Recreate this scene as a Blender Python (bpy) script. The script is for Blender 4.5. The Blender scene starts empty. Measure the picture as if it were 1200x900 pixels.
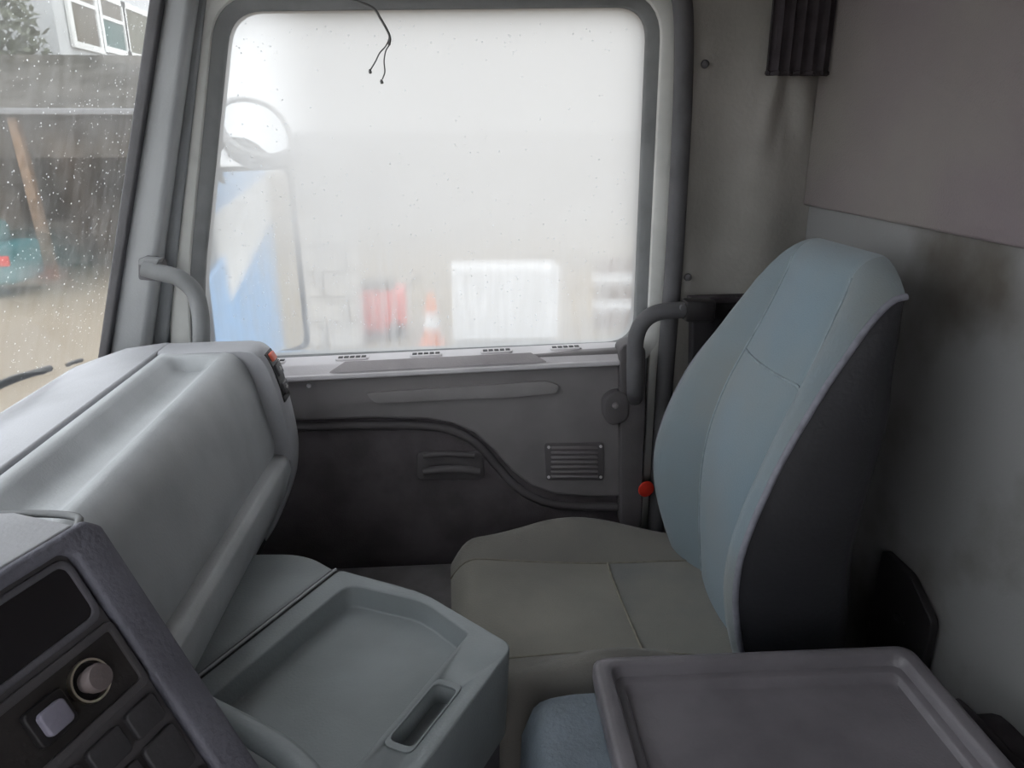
import bpy, bmesh, math, random
from mathutils import Vector, Matrix
random.seed(7)
SC = bpy.context.scene
COL = SC.collection

# ------------------------------------------------------------------ camera
F_PX = 880.0
YAW, PITCH = math.radians(4.8), math.radians(18.2)
EYE = Vector((0, 0, 1.25))
cd = bpy.data.cameras.new('camera'); cd.sensor_width = 36; cd.lens = F_PX / 1200 * 36; cd.clip_start = 0.02; cd.clip_end = 300
cam = bpy.data.objects.new('camera', cd); COL.objects.link(cam)
cam.location = EYE; cam.rotation_euler = (math.pi / 2 - PITCH, 0, -YAW)
SC.camera = cam
# ------------------------------------------------------------------ overcast sky
w = bpy.data.worlds.new('overcast'); SC.world = w; w.use_nodes = True
bgn = w.node_tree.nodes['Background']
bgn.inputs[0].default_value = (0.955, 0.955, 1.0, 1); bgn.inputs[1].default_value = 2.9
# ------------------------------------------------------------------ exposure
vs = SC.view_settings
vs.view_transform = 'Standard'; vs.look = 'None'; vs.gamma = 1; vs.use_curve_mapping = False; vs.exposure = 0.0
SC.cycles.use_denoising = True

FW = Vector((math.sin(YAW) * math.cos(PITCH), math.cos(YAW) * math.cos(PITCH), -math.sin(PITCH)))
RT = Vector((math.cos(YAW), -math.sin(YAW), 0)); UP = RT.cross(FW)
def at(px, py, ax, v):
    "the point of the photograph's pixel on the plane ax = v of the real cab"
    d = FW + RT * ((px - 600) / F_PX) - UP * ((py - 450) / F_PX)
    i = 'xyz'.index(ax)
    return EYE + d * ((v - EYE[i]) / d[i])
def ats(pts, ax, v): return [at(x, y, ax, v) for x, y in pts]

# ------------------------------------------------------------------ materials
MATS = {}
def mat(name, col, rough=0.6, var=0.12, scale=9.0, bump=0.12, bscale=260.0, col2=None, metal=0.0, spec=0.4, lo=0.4, hi=0.65, stretch=(1, 1, 1), sheen=0.0):
    if name in MATS: return MATS[name]
    m = bpy.data.materials.new(name); m.use_nodes = True
    nt = m.node_tree; N = nt.nodes; L = nt.links
    b = N['Principled BSDF']
    b.inputs['Roughness'].default_value = rough; b.inputs['Metallic'].default_value = metal
    b.inputs['Specular IOR Level'].default_value = spec
    if sheen: b.inputs['Sheen Weight'].default_value = sheen
    tc = N.new('ShaderNodeTexCoord'); mp = N.new('ShaderNodeMapping'); mp.inputs['Scale'].default_value = stretch
    L.new(tc.outputs['Object'], mp.inputs[0])
    n1 = N.new('ShaderNodeTexNoise'); n1.inputs['Scale'].default_value = scale; n1.inputs['Detail'].default_value = 6
    L.new(mp.outputs[0], n1.inputs['Vector'])
    cr = N.new('ShaderNodeValToRGB'); cr.color_ramp.elements[0].position = lo; cr.color_ramp.elements[1].position = hi
    c2 = col2 or tuple(c * (1 - 2 * var) for c in col)
    cr.color_ramp.elements[0].color = (*col, 1); cr.color_ramp.elements[1].color = (*c2, 1)
    L.new(n1.outputs['Fac'], cr.inputs[0]); L.new(cr.outputs[0], b.inputs['Base Color'])
    if bump:
        n2 = N.new('ShaderNodeTexNoise'); n2.inputs['Scale'].default_value = bscale; n2.inputs['Detail'].default_value = 3
        L.new(mp.outputs[0], n2.inputs['Vector'])
        bp = N.new('ShaderNodeBump'); bp.inputs['Strength'].default_value = bump; bp.inputs['Distance'].default_value = 0.004
        L.new(n2.outputs['Fac'], bp.inputs['Height']); L.new(bp.outputs[0], b.inputs['Normal'])
    MATS[name] = m
    return m

M_dash = mat('dash grey plastic', (0.48, 0.482, 0.51), 0.5, 0.10, 6)
M_dash2 = mat('dash pad blue grey plastic', (0.46, 0.475, 0.49), 0.48, 0.10, 7)
M_cons = mat('console grey green plastic', (0.27, 0.295, 0.305), 0.42, 0.10, 6)
M_gap = mat('joint dark', (0.03, 0.03, 0.032), 0.8, 0, bump=0)
M_pod = mat('instrument pod charcoal plastic', (0.15, 0.145, 0.165), 0.55, 0.12, 8)
M_podrim = mat('instrument pod rim plastic', (0.20, 0.198, 0.24), 0.6, 0.14, 12, bump=0.4, bscale=180)
M_podface = mat('instrument panel dark face', (0.115, 0.108, 0.115), 0.5, 0.1, 9)
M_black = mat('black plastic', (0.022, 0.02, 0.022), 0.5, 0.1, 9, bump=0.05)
M_screen = mat('dark display glass', (0.018, 0.017, 0.02), 0.25, 0, bump=0)
M_door = mat('door card charcoal plastic', (0.25, 0.232, 0.238), 0.6, 0.12, 5)
M_doorlow = mat('door card lower charcoal carpet', (0.125, 0.11, 0.118), 0.9, 0.15, 14, bump=0.3)
M_doordark = mat('door hinge cover dark plastic', (0.12, 0.11, 0.115), 0.6, 0.1, 9)
M_sill = mat('sill grey plastic', (0.70, 0.67, 0.69), 0.5, 0.08, 9)
M_frame = mat('painted door frame pale grey', (0.74, 0.74, 0.71), 0.4, 0.08, 10, bump=0)
M_seal = mat('rubber seal grey', (0.25, 0.255, 0.26), 0.7, 0.1, 12)
M_sealdk = mat('rubber seal charcoal', (0.12, 0.117, 0.124), 0.7, 0.1, 12)
M_pillar = mat('pillar trim grey', (0.40, 0.41, 0.42), 0.6, 0.05, 6)
M_pillar2 = mat('pillar trim darker grey', (0.28, 0.29, 0.30), 0.6, 0.05, 6)
M_vinyl = mat('cream grey quilted vinyl', (0.35, 0.333, 0.31), 0.6, 0.12, 4, bump=0.2, bscale=120)
M_curt = mat('dark curtain cloth', (0.05, 0.042, 0.048), 0.9, 0.15, 30)
M_rearfab = mat('rear wall brown grey fabric', (0.265, 0.240, 0.225), 0.9, 0.15, 3, bump=0.3, bscale=350, col2=(0.225, 0.188, 0.200), lo=0.35, hi=0.7)
M_bunk = mat('bunk panel grey vinyl stained', (0.25, 0.247, 0.25), 0.6, 0.1, 3.6, bump=0.1, col2=(0.11, 0.098, 0.085), lo=0.44, hi=0.64)
M_ceil = mat('roof lining grey', (0.35, 0.34, 0.34), 0.9, 0.08, 6)
M_floor = mat('rubber floor dark', (0.17, 0.16, 0.16), 0.8, 0.15, 10)
M_fab = mat('seat fabric blue grey', (0.19, 0.25, 0.29), 0.95, 0.1, 5, bump=0.25, bscale=420, col2=(0.21, 0.245, 0.26), sheen=0.25)
M_fabside = mat('seat bolster fabric grey blue', (0.19, 0.235, 0.265), 0.95, 0.1, 5, bump=0.25, bscale=420, col2=(0.205, 0.225, 0.23), sheen=0.2)
M_cush = mat('seat cushion fabric worn olive', (0.235, 0.222, 0.195), 0.95, 0.1, 5, bump=0.25, bscale=380, col2=(0.19, 0.18, 0.16), lo=0.38, hi=0.62, sheen=0.2)
M_cushb = mat('seat cushion bolster olive', (0.18, 0.17, 0.152), 0.95, 0.1, 5, bump=0.25, bscale=380, col2=(0.155, 0.147, 0.135), sheen=0.2)
M_vinside = mat('seat side black vinyl', (0.03, 0.03, 0.035), 0.5, 0.1, 8, bump=0.15, bscale=150)
M_pipe = mat('seat piping grey', (0.22, 0.22, 0.26), 0.6, 0.1, 60)
M_seam = mat('seat seam pale thread', (0.27, 0.32, 0.35), 0.9, 0.1, 60)
M_seamol = mat('cushion seam pale thread', (0.22, 0.205, 0.17), 0.9, 0.1, 60)
M_tray = mat('tray grey plastic', (0.165, 0.153, 0.168), 0.33, 0.12, 10)
M_tunnel = mat('engine cover blue grey grained vinyl', (0.16, 0.19, 0.225), 0.6, 0.08, 20, bump=0.6, bscale=140)
M_red = mat('red plastic', (0.75, 0.05, 0.03), 0.4, 0.1, 20, bump=0)
M_icon = mat('pale print', (0.55, 0.55, 0.55), 0.6, 0, bump=0)
M_iconred = mat('orange red print', (0.75, 0.16, 0.10), 0.5, 0, bump=0)
M_chrome = mat('worn brass ring', (0.75, 0.70, 0.58), 0.3, 0, metal=1.0, bump=0)
M_knob = mat('lighter knob mauve grey', (0.23, 0.19, 0.19), 0.6, 0.1, 40)
M_rock = mat('rocker cap pale violet', (0.30, 0.285, 0.36), 0.45, 0.08, 40)
M_btn = mat('switch blank dark', (0.065, 0.062, 0.068), 0.5, 0.1, 30)
M_wire = mat('thin grey wire', (0.12, 0.12, 0.12), 0.5, 0, bump=0)
M_blue = mat('pale blue truck paint', (0.25, 0.50, 0.85), 0.35, 0.05, 3, bump=0)
M_white = mat('white paint', (0.85, 0.85, 0.85), 0.5, 0.05, 3, bump=0)
M_mirror = mat('mirror glass', (0.9, 0.92, 0.93), 0.02, 0, metal=1.0, bump=0)

# ------------------------------------------------------------------ mesh helpers
def V(*a): return Vector(a)
def finish(name, bm, m, parent=None, sharp=40, bevel=0.0, seg=3, minang=25):
    bmesh.ops.remove_doubles(bm, verts=bm.verts, dist=1e-6)
    bmesh.ops.recalc_face_normals(bm, faces=bm.faces)
    if bevel > 0:
        es = [e for e in bm.edges if len(e.link_faces) == 2 and e.calc_face_angle(0) > math.radians(minang)]
        if es: bmesh.ops.bevel(bm, geom=es, offset=bevel, segments=seg, affect='EDGES', clamp_overlap=True, profile=0.5)
    me = bpy.data.meshes.new(name); bm.to_mesh(me); bm.free()
    for p in me.polygons: p.use_smooth = True
    me.set_sharp_from_angle(angle=math.radians(sharp))
    if m is not None: me.materials.append(m)
    o = bpy.data.objects.new(name, me); COL.objects.link(o)
    if parent is not None: adopt(o, parent)
    return o
def world_loc(o):
    v = Vector((0, 0, 0))
    while o is not None:
        if o.type == 'EMPTY': v += o.location
        o = o.parent
    return v
def adopt(o, parent):
    o.parent = parent
    o.matrix_parent_inverse = Matrix.Translation(-Vector(parent.location)) if parent.type == 'EMPTY' else Matrix()
def root(name, loc, label=None, cat=None, group=None, kind=None):
    e = bpy.data.objects.new(name, None); COL.objects.link(e); e.location = loc; e.empty_display_size = 0.05
    tag(e, label, cat, group, kind); return e
def tag(o, label=None, cat=None, group=None, kind=None):
    if label: o['label'] = label
    if cat: o['category'] = cat
    if group: o['group'] = group
    if kind: o['kind'] = kind
    return o
def prism(name, pts, vec, m, parent=None, bevel=0.0, seg=3, bm=None):
    own = bm is None
    if own: bm = bmesh.new()
    vec = Vector(vec)
    a = [bm.verts.new(p) for p in pts]; b = [bm.verts.new(Vector(p) + vec) for p in pts]
    n = len(a)
    bm.faces.new(a); bm.faces.new(b[::-1])
    for i in range(n): bm.faces.new((a[i], b[i], b[(i + 1) % n], a[(i + 1) % n]))
    return finish(name, bm, m, parent, bevel=bevel, seg=seg) if own else None
def box(name, lo, hi, m, parent=None, bevel=0.0, seg=3, bm=None):
    x0, y0, z0 = lo; x1, y1, z1 = hi
    return prism(name, [V(x0, y0, z0), V(x1, y0, z0), V(x1, y1, z0), V(x0, y1, z0)], (0, 0, z1 - z0), m, parent, bevel, seg, bm)
def obox(name, c, ax, half, m, parent=None, bevel=0.0, seg=2, bm=None):
    c = Vector(c); a, b, d = [Vector(ax[i]) * half[i] for i in range(3)]
    return prism(name, [c - a - b - d, c + a - b - d, c + a + b - d, c - a + b - d], d * 2, m, parent, bevel, seg, bm)
def loft(name, rings, m, parent=None, caps=True, closed=True, bevel=0.0, sharp=40, bm=None, seg=3):
    own = bm is None
    if own: bm = bmesh.new()
    R = [[bm.verts.new(p) for p in r] for r in rings]
    n = len(R[0])
    for i in range(len(R) - 1):
        for j in range(n if closed else n - 1):
            k = (j + 1) % n
            bm.faces.new((R[i][j], R[i][k], R[i + 1][k], R[i + 1][j]))
    if caps and closed:
        bm.faces.new(R[0][::-1]); bm.faces.new(R[-1])
    return finish(name, bm, m, parent, sharp=sharp, bevel=bevel, seg=seg) if own else None
def spline(pts, k=6):
    pts = [Vector(p) for p in pts]; out = []
    P = [pts[0] * 2 - pts[1]] + pts + [pts[-1] * 2 - pts[-2]]
    for i in range(1, len(P) - 2):
        a, b, c, d = P[i - 1:i + 3]
        for s in range(k):
            t = s / k
            out.append(0.5 * (2 * b + (c - a) * t + (2 * a - 5 * b + 4 * c - d) * t * t + (3 * b - a - 3 * c + d) * t ** 3))
    out.append(pts[-1]); return out
def tube(name, pts, r, m, parent=None, n=10, smooth=6, flat=None, bm=None):
    "a round bar along a smooth path; flat=(vector, r2) makes a flat section with half-width r along the vector"
    P = spline(pts, smooth) if smooth else [Vector(p) for p in pts]
    rings = []; u = None
    for i, p in enumerate(P):
        t = (P[min(i + 1, len(P) - 1)] - P[max(i - 1, 0)]).normalized()
        if flat: u = Vector(flat[0]); u = (u - t * u.dot(t)).normalized()
        else:
            if u is None: u = t.orthogonal().normalized()
            u = (u - t * u.dot(t)).normalized()
        v = t.cross(u); r2 = flat[1] if flat else r
        rings.append([p + u * (math.cos(a) * r) + v * (math.sin(a) * r2) for a in [2 * math.pi * k / n for k in range(n)]])
    return loft(name, rings, m, parent, sharp=50, bm=bm)
def lathe(name, c, axis, prof, m, parent=None, n=24):
    "prof: list of (distance along axis, radius)"
    c = Vector(c); ax = Vector(axis).normalized(); u = ax.orthogonal().normalized(); v = ax.cross(u)
    rings = [[c + ax * h + (u * math.cos(a) + v * math.sin(a)) * r for a in [2 * math.pi * k / n for k in range(n)]] for h, r in prof]
    return loft(name, rings, m, parent, sharp=35)
def round_poly(pts, r, k=6):
    "round the corners of a planar polygon; r one radius or one per corner"
    out = []; n = len(pts); pts = [Vector(p) for p in pts]
    for i in range(n):
        p, a, b = pts[i], pts[i - 1], pts[(i + 1) % n]
        rr = r[i] if isinstance(r, (list, tuple)) else r
        da, db = (a - p), (b - p)
        rr = min(rr, da.length * 0.49, db.length * 0.49)
        A = p + da.normalized() * rr; B = p + db.normalized() * rr
        for s in range(k + 1):
            t = s / k; out.append(A * (1 - t) ** 2 + p * (2 * t * (1 - t)) + B * t * t)
    return out
def offset_xz(pts, d):
    "grow a convex outline in the XZ plane"
    n = len(pts); c = sum((Vector(p) for p in pts), Vector()) / n; out = []
    for i in range(n):
        t = (pts[(i + 1) % n] - pts[i - 1]).normalized(); nn = Vector((t.z, 0, -t.x))
        if nn.dot(pts[i] - c) < 0: nn = -nn
        out.append(pts[i] + nn * d)
    return out
def ring_plate(name, inner, outer, vec, m, parent=None, bevel=0.0, seg=2):
    "a plate with a hole: both outlines have as many points"
    bm = bmesh.new(); vec = Vector(vec); n = len(inner)
    a = [bm.verts.new(p) for p in inner]; b = [bm.verts.new(p) for p in outer]
    c = [bm.verts.new(Vector(p) + vec) for p in inner]; d = [bm.verts.new(Vector(p) + vec) for p in outer]
    for i in range(n):
        k = (i + 1) % n
        for f in ((a[i], a[k], b[k], b[i]), (c[i], d[i], d[k], c[k]), (a[i], c[i], c[k], a[k]), (b[i], b[k], d[k], d[i])): bm.faces.new(f)
    return finish(name, bm, m, parent, bevel=bevel, seg=seg)
def tray_mesh(name, outer, inner, floor, under, m, parent=None, bevel=0.006, seg=3):
    "a slab whose top has a recess: outer rim, inner rim, recess floor outline, underside outline (same counts)"
    bm = bmesh.new(); n = len(outer)
    U = [bm.verts.new(p) for p in under]; O = [bm.verts.new(p) for p in outer]; I = [bm.verts.new(p) for p in inner]; Fl = [bm.verts.new(p) for p in floor]
    for A, B in ((U, O), (O, I), (I, Fl)):
        for i in range(n): bm.faces.new((A[i], A[(i + 1) % n], B[(i + 1) % n], B[i]))
    bm.faces.new(Fl); bm.faces.new(U[::-1])
    return finish(name, bm, m, parent, bevel=bevel, seg=seg, minang=22)
def interp(x, tab):
    if x <= tab[0][0]: return tab[0][1]
    for (a, b), (c, d) in zip(tab, tab[1:]):
        if x <= c:
            t = (x - a) / (c - a); return b + (d - b) * t
    return tab[-1][1]
def smoothtab(x, tab, h=0.04): return sum(interp(x + k * h / 2, tab) for k in (-2, -1, 0, 1, 2)) / 5

# =================================================================== THE CAB SHELL
YD = 1.50           # inner face of the door card
YG = 1.575          # door glass
XR = 0.74           # rear wall
# door glass outline, rounded, at the glass plane
gl = [at(272, 14, 'y', YG), at(757, 9, 'y', YG), at(741, 399, 'y', YG), at(310, 417, 'y', YG), at(243, 412, 'y', YG), at(240, 330, 'y', YG)]
glass = round_poly(gl, [0.055, 0.06, 0.06, 0.02, 0.03, 0.1], 8)
ring1 = offset_xz(glass, 0.026); ring2 = offset_xz(glass, 0.062)
cx = sum((p for p in glass), Vector()) / len(glass)
def to_rect(p, x0, x1, z0, z1):
    d = p - cx; s = min(((x1 if d.x > 0 else x0) - cx.x) / d.x if abs(d.x) > 1e-6 else 1e9, ((z1 if d.z > 0 else z0) - cx.z) / d.z if abs(d.z) > 1e-6 else 1e9)
    return Vector((cx.x + d.x * s, p.y, cx.z + d.z * s))
def clip_front(p):
    z = max(p.z, 0.80); x = -0.688 + (z - 0.84) * 0.30 + 0.035
    return V(max(p.x, x), p.y, p.z)
wr = ring_plate('wall_right', ring2, [clip_front(to_rect(p, -0.72, 0.80, 0.0, 1.80)) for p in ring2], (0, 0.05, 0), M_pillar2); tag(wr, 'grey inner cab side around the passenger door window', kind='structure')
tag(box('floor', (-0.80, -0.70, -0.04), (0.80, 1.63, 0.0), M_floor), 'dark rubber cab floor', kind='structure')
tag(box('ceiling', (-0.62, -0.70, 1.80), (0.80, 1.63, 1.84), M_ceil), 'grey roof lining', kind='structure')
wre = root('wall_rear', (XR, 0.5, 0)); tag(wre, 'rear cab wall with brown grey fabric above a stained grey panel', kind='structure')
box('wall_panel', (XR, -0.70, 0.0), (XR + 0.05, 1.62, 1.80), M_bunk, wre)
prism('fabric_panel', [V(XR, -0.62, 1.108), V(XR, 1.52, 1.118), V(XR, 1.52, 1.79), V(XR, -0.62, 1.79)], (-0.016, 0, 0), M_rearfab, wre, bevel=0.006)
# driver's side wall (behind the camera) with its window opening
wi = round_poly([V(-0.46, -0.62, 0.84), V(0.38, -0.62, 0.84), V(0.38, -0.62, 1.46), V(-0.36, -0.62, 1.46)], 0.05, 5)
cxs = cx; cx = V(0, -0.62, 1.15)
wl = ring_plate('wall_left', wi, [to_rect(p, -0.72, 0.80, 0.0, 1.80) for p in wi], (0, -0.06, 0), M_pillar2); tag(wl, 'grey inner cab side on the driver side', kind='structure')
cx = cxs
w3 = prism('window_3', [p + V(0, -0.03, 0) for p in wi], (0, -0.005, 0), None); tag(w3, 'clear driver side window', kind='structure')
# windscreen: leans back at the top
def wx(z): return -0.688 + (z - 0.84) * 0.30
def glassmat(name, streak, lo, hi, white, blur, grad=None):
    "a wet, misted pane: clearer where water ran off, white where condensation scatters the daylight"
    m = bpy.data.materials.new(name); m.use_nodes = True; nt = m.node_tree; N = nt.nodes; L = nt.links
    N.remove(N['Principled BSDF']); out = N['Material Output']
    tr = N.new('ShaderNodeBsdfTransparent'); tr.inputs[0].default_value = (0.95, 0.97, 0.97, 1)
    rf = N.new('ShaderNodeBsdfRefraction'); rf.inputs['IOR'].default_value = 1.03; rf.inputs['Roughness'].default_value = 0.45; rf.inputs['Color'].default_value = (0.95, 0.96, 0.96, 1)
    tl = N.new('ShaderNodeBsdfTranslucent'); tl.inputs[0].default_value = (white, white, white * 0.99, 1)
    tc = N.new('ShaderNodeTexCoord'); mp = N.new('ShaderNodeMapping'); mp.inputs['Scale'].default_value = streak
    L.new(tc.outputs['Object'], mp.inputs[0])
    nz = N.new('ShaderNodeTexNoise'); nz.inputs['Scale'].default_value = 1.0; nz.inputs['Detail'].default_value = 7; nz.inputs['Roughness'].default_value = 0.65
    L.new(mp.outputs[0], nz.inputs['Vector'])
    mr = N.new('ShaderNodeMapRange'); mr.inputs[1].default_value = 0.35; mr.inputs[2].default_value = 0.62; mr.inputs[3].default_value = lo; mr.inputs[4].default_value = hi
    L.new(nz.outputs['Fac'], mr.inputs[0]); fac = mr.outputs[0]
    if grad:                                    # even condensation high on the pane, runs and streaks lower down, wetter and clearer at the front edge
        sp = N.new('ShaderNodeSeparateXYZ'); L.new(tc.outputs['Object'], sp.inputs[0])
        g = N.new('ShaderNodeMapRange'); g.interpolation_type = 'SMOOTHSTEP'; g.inputs[1].default_value = grad[0]; g.inputs[2].default_value = grad[1]; L.new(sp.outputs[2], g.inputs[0])
        lp = N.new('ShaderNodeMix'); lp.data_type = 'FLOAT'; L.new(g.outputs[0], lp.inputs[0]); L.new(fac, lp.inputs[2]); lp.inputs[3].default_value = grad[2]
        h = N.new('ShaderNodeMapRange'); h.interpolation_type = 'SMOOTHSTEP'; h.inputs[1].default_value = -0.22; h.inputs[2].default_value = -0.42; h.inputs[3].default_value = 0.0; h.inputs[4].default_value = 0.24; L.new(sp.outputs[0], h.inputs[0])
        mu = N.new('ShaderNodeMath'); mu.operation = 'SUBTRACT'; mu.use_clamp = True
        L.new(lp.outputs[0], mu.inputs[0]); L.new(h.outputs[0], mu.inputs[1]); fac = mu.outputs[0]
    mb = N.new('ShaderNodeMixShader'); mb.inputs[0].default_value = blur; L.new(tr.outputs[0], mb.inputs[1]); L.new(rf.outputs[0], mb.inputs[2])
    mx = N.new('ShaderNodeMixShader'); L.new(fac, mx.inputs[0]); L.new(mb.outputs[0], mx.inputs[1]); L.new(tl.outputs[0], mx.inputs[2])
    L.new(mx.outputs[0], out.inputs[0]); return m
def clearglass(name):
    m = bpy.data.materials.new(name); m.use_nodes = True; nt = m.node_tree; N = nt.nodes; L = nt.links
    N.remove(N['Principled BSDF']); out = N['Material Output']
    tr = N.new('ShaderNodeBsdfTransparent'); tr.inputs[0].default_value = (0.97, 0.985, 0.98, 1)
    gs = N.new('ShaderNodeBsdfGlossy'); gs.inputs['Roughness'].default_value = 0.03
    tc = N.new('ShaderNodeTexCoord'); nz = N.new('ShaderNodeTexNoise'); nz.inputs['Scale'].default_value = 6; L.new(tc.outputs['Object'], nz.inputs['Vector'])
    mr = N.new('ShaderNodeMapRange'); mr.inputs[3].default_value = 0.03; mr.inputs[4].default_value = 0.05; L.new(nz.outputs['Fac'], mr.inputs[0])
    mx = N.new('ShaderNodeMixShader'); L.new(mr.outputs[0], mx.inputs[0]); L.new(tr.outputs[0], mx.inputs[1]); L.new(gs.outputs[0], mx.inputs[2])
    L.new(mx.outputs[0], out.inputs[0]); return m
M_glass = clearglass('clear cab glass'); w3.data.materials.append(M_glass)
M_fogdoor = glassmat('misted door glass film', (80, 80, 7), 0.50, 0.76, 0.55, 0.7, grad=(0.90, 1.12, 0.98))
M_fogws = glassmat('wet windscreen film', (40, 40, 9), 0.04, 0.15, 0.5, 0.3)
M_drop = bpy.data.materials.new('water drops'); M_drop.use_nodes = True
_n = M_drop.node_tree.nodes; _l = M_drop.node_tree.links; _n.remove(_n['Principled BSDF'])
_t = _n.new('ShaderNodeBsdfTranslucent'); _t.inputs[0].default_value = (0.95, 0.97, 1, 1)
_g = _n.new('ShaderNodeBsdfGlossy'); _g.inputs['Roughness'].default_value = 0.1
_r = _n.new('ShaderNodeBsdfTransparent'); _m = _n.new('ShaderNodeMixShader'); _m.inputs[0].default_value = 0.15; _k = _n.new('ShaderNodeMixShader'); _k.inputs[0].default_value = 0.25
_l.new(_t.outputs[0], _m.inputs[1]); _l.new(_g.outputs[0], _m.inputs[2]); _l.new(_m.outputs[0], _k.inputs[1]); _l.new(_r.outputs[0], _k.inputs[2]); _l.new(_k.outputs[0], _n['Material Output'].inputs[0])

def drops(name, pts, nrm, m, parent):
    "many small flattened water beads on a pane"
    bm = bmesh.new(); nrm = Vector(nrm).normalized(); u = nrm.orthogonal().normalized(); v = nrm.cross(u)
    for p, r in pts:
        top = bm.verts.new(p + nrm * r * 0.55)
        q = [bm.verts.new(p + (u * math.cos(a) + v * math.sin(a)) * r) for a in [math.pi * k / 3 for k in range(6)]]
        q2 = [bm.verts.new(p + nrm * r * 0.35 + (u * math.cos(a) + v * math.sin(a)) * r * 0.75) for a in [math.pi * k / 3 for k in range(6)]]
        for k in range(6):
            bm.faces.new((q[k], q[(k + 1) % 6], q2[(k + 1) % 6], q2[k])); bm.faces.new((q2[k], q2[(k + 1) % 6], top))
    me = bpy.data.meshes.new(name); bm.to_mesh(me); bm.free()
    for p in me.polygons: p.use_smooth = True
    me.materials.append(m); o = bpy.data.objects.new(name, me); COL.objects.link(o); adopt(o, parent); o['kind'] = 'stuff'; o['label'] = 'rain drops on the glass'
    return o

WN = V(1, 0, -0.30).normalized()        # windscreen normal, into the cab
win2 = root('window_2', (wx(0.80), 0.4, 0.80)); tag(win2, 'wet windscreen seen at the left', kind='structure')
wsq = [V(wx(0.80), -0.60, 0.80), V(wx(0.80), 1.54, 0.80), V(wx(1.70), 1.54, 1.70), V(wx(1.70), -0.60, 1.70)]
prism('pane', wsq, -WN * 0.006, M_glass, win2)
bm = bmesh.new(); bm.faces.new([bm.verts.new(p - WN * 0.008) for p in wsq]); finish('water_film', bm, M_fogws, win2)
pts = []
for _ in range(3000):
    y = random.uniform(0.55, 1.50); z = random.uniform(0.86, 1.60)
    if random.random() > 0.25 + 0.75 * (y - 0.55) / 0.91: continue
    r = random.choice((0.0005, 0.0006, 0.0008, 0.0010, 0.0014)); pts.append((V(wx(z), y, z) - WN * 0.0065, r))
drops('rain_drops', pts, -WN, M_drop, win2)
tag(prism('wall_front', [V(-0.74, -0.68, 0.0), V(-0.70, -0.68, 0.80), V(-0.745, -0.68, 0.80), V(-0.79, -0.68, 0.0)], (0, 2.29, 0), M_door), 'dark bulkhead under the windscreen', kind='structure')
tag(prism('trim_header', [V(wx(1.66), -0.66, 1.66), V(wx(1.66) + 0.10, -0.66, 1.72), V(wx(1.66) + 0.10, -0.66, 1.80), V(wx(1.70) - 0.05, -0.66, 1.80), V(wx(1.66) - 0.03, -0.66, 1.66)], (0, 2.2, 0), M_pillar2), 'header above the windscreen', kind='structure')
tag(prism('trim_driver_pillar', [V(wx(0.8), -0.68, 0.8), V(wx(0.8) + 0.10, -0.68, 0.8), V(wx(1.75) + 0.08, -0.68, 1.75), V(wx(1.75), -0.68, 1.75)], (0, 0.09, 0), M_pillar), 'driver side windscreen pillar', kind='structure')

# ---- passenger side windscreen pillar
pil = root('trim_pillar', (-0.6, 1.5, 0.8)); tag(pil, 'grey windscreen pillar trim between windscreen and passenger window', kind='structure')
YP = 1.50
def band(name, t, b, y, d, m, bev=0.004):
    a = [at(t[0], -60, 'y', y), at(t[1], -60, 'y', y), at(b[1], 440, 'y', y), at(b[0], 440, 'y', y)]
    return prism(name, a, (0, d, 0), m, pil, bevel=bev)
band('windscreen_seal', (183, 199), (111, 122), 1.475, 0.05, M_sealdk)
band('front_band', (199, 232), (121, 166), 1.490, 0.07, M_pillar, 0.012)
band('rear_band', (230, 246), (163, 190), 1.532, 0.03, M_pillar2, 0.004)

# ---- door window: frame, seal, pane, film, drops
win1 = root('window_1', (0, YG, 0.85)); tag(win1, 'misted passenger door window running with condensation', kind='structure')
ring_plate('window_seal', [p + V(0, -0.012, 0) for p in glass], [p + V(0, -0.022, 0) for p in ring1], (0, 0.04, 0), M_seal, win1, bevel=0.004)
ring_plate('window_frame', [p + V(0, -0.030, 0) for p in offset_xz(glass, 0.025)], [p + V(0, -0.030, 0) for p in offset_xz(glass, 0.066)], (0, 0.05, 0), M_frame, win1, bevel=0.008)
g2 = offset_xz(glass, 0.012)
prism('pane', g2, (0, 0.005, 0), M_glass, win1)
bm = bmesh.new(); bm.faces.new([bm.verts.new(p + V(0, -0.0015, 0)) for p in g2]); finish('condensation', bm, M_fogdoor, win1)
pts = []
for _ in range(2600):
    x = random.uniform(-0.46, 0.42); z = random.uniform(0.86, 1.46)
    k = (z - 0.86) / 0.6; keep = 0.9 * (1 - k) ** 2 + (0.6 if k > 0.9 else 0.12) + (0.35 if x < -0.3 else 0)
    if random.random() > keep: continue
    pts.append((V(x, YG - 0.002, z), random.choice((0.0006, 0.0008, 0.001, 0.0014, 0.0019))))
inside = [q for q in pts if -0.50 + max(0, (q[0].z - 1.0)) * 0.2 < q[0].x < 0.385]
drops('water_drops', inside, (0, -1, 0), M_drop, win1)
tag(prism('trim_headlining', [V(-0.44, 1.535, 1.492), V(0.80, 1.535, 1.50), V(0.80, 1.535, 1.80), V(-0.36, 1.535, 1.80)], (0, 0.012, 0), M_pillar2, bevel=0.004), 'grey trim above the passenger window', kind='structure')

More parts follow.
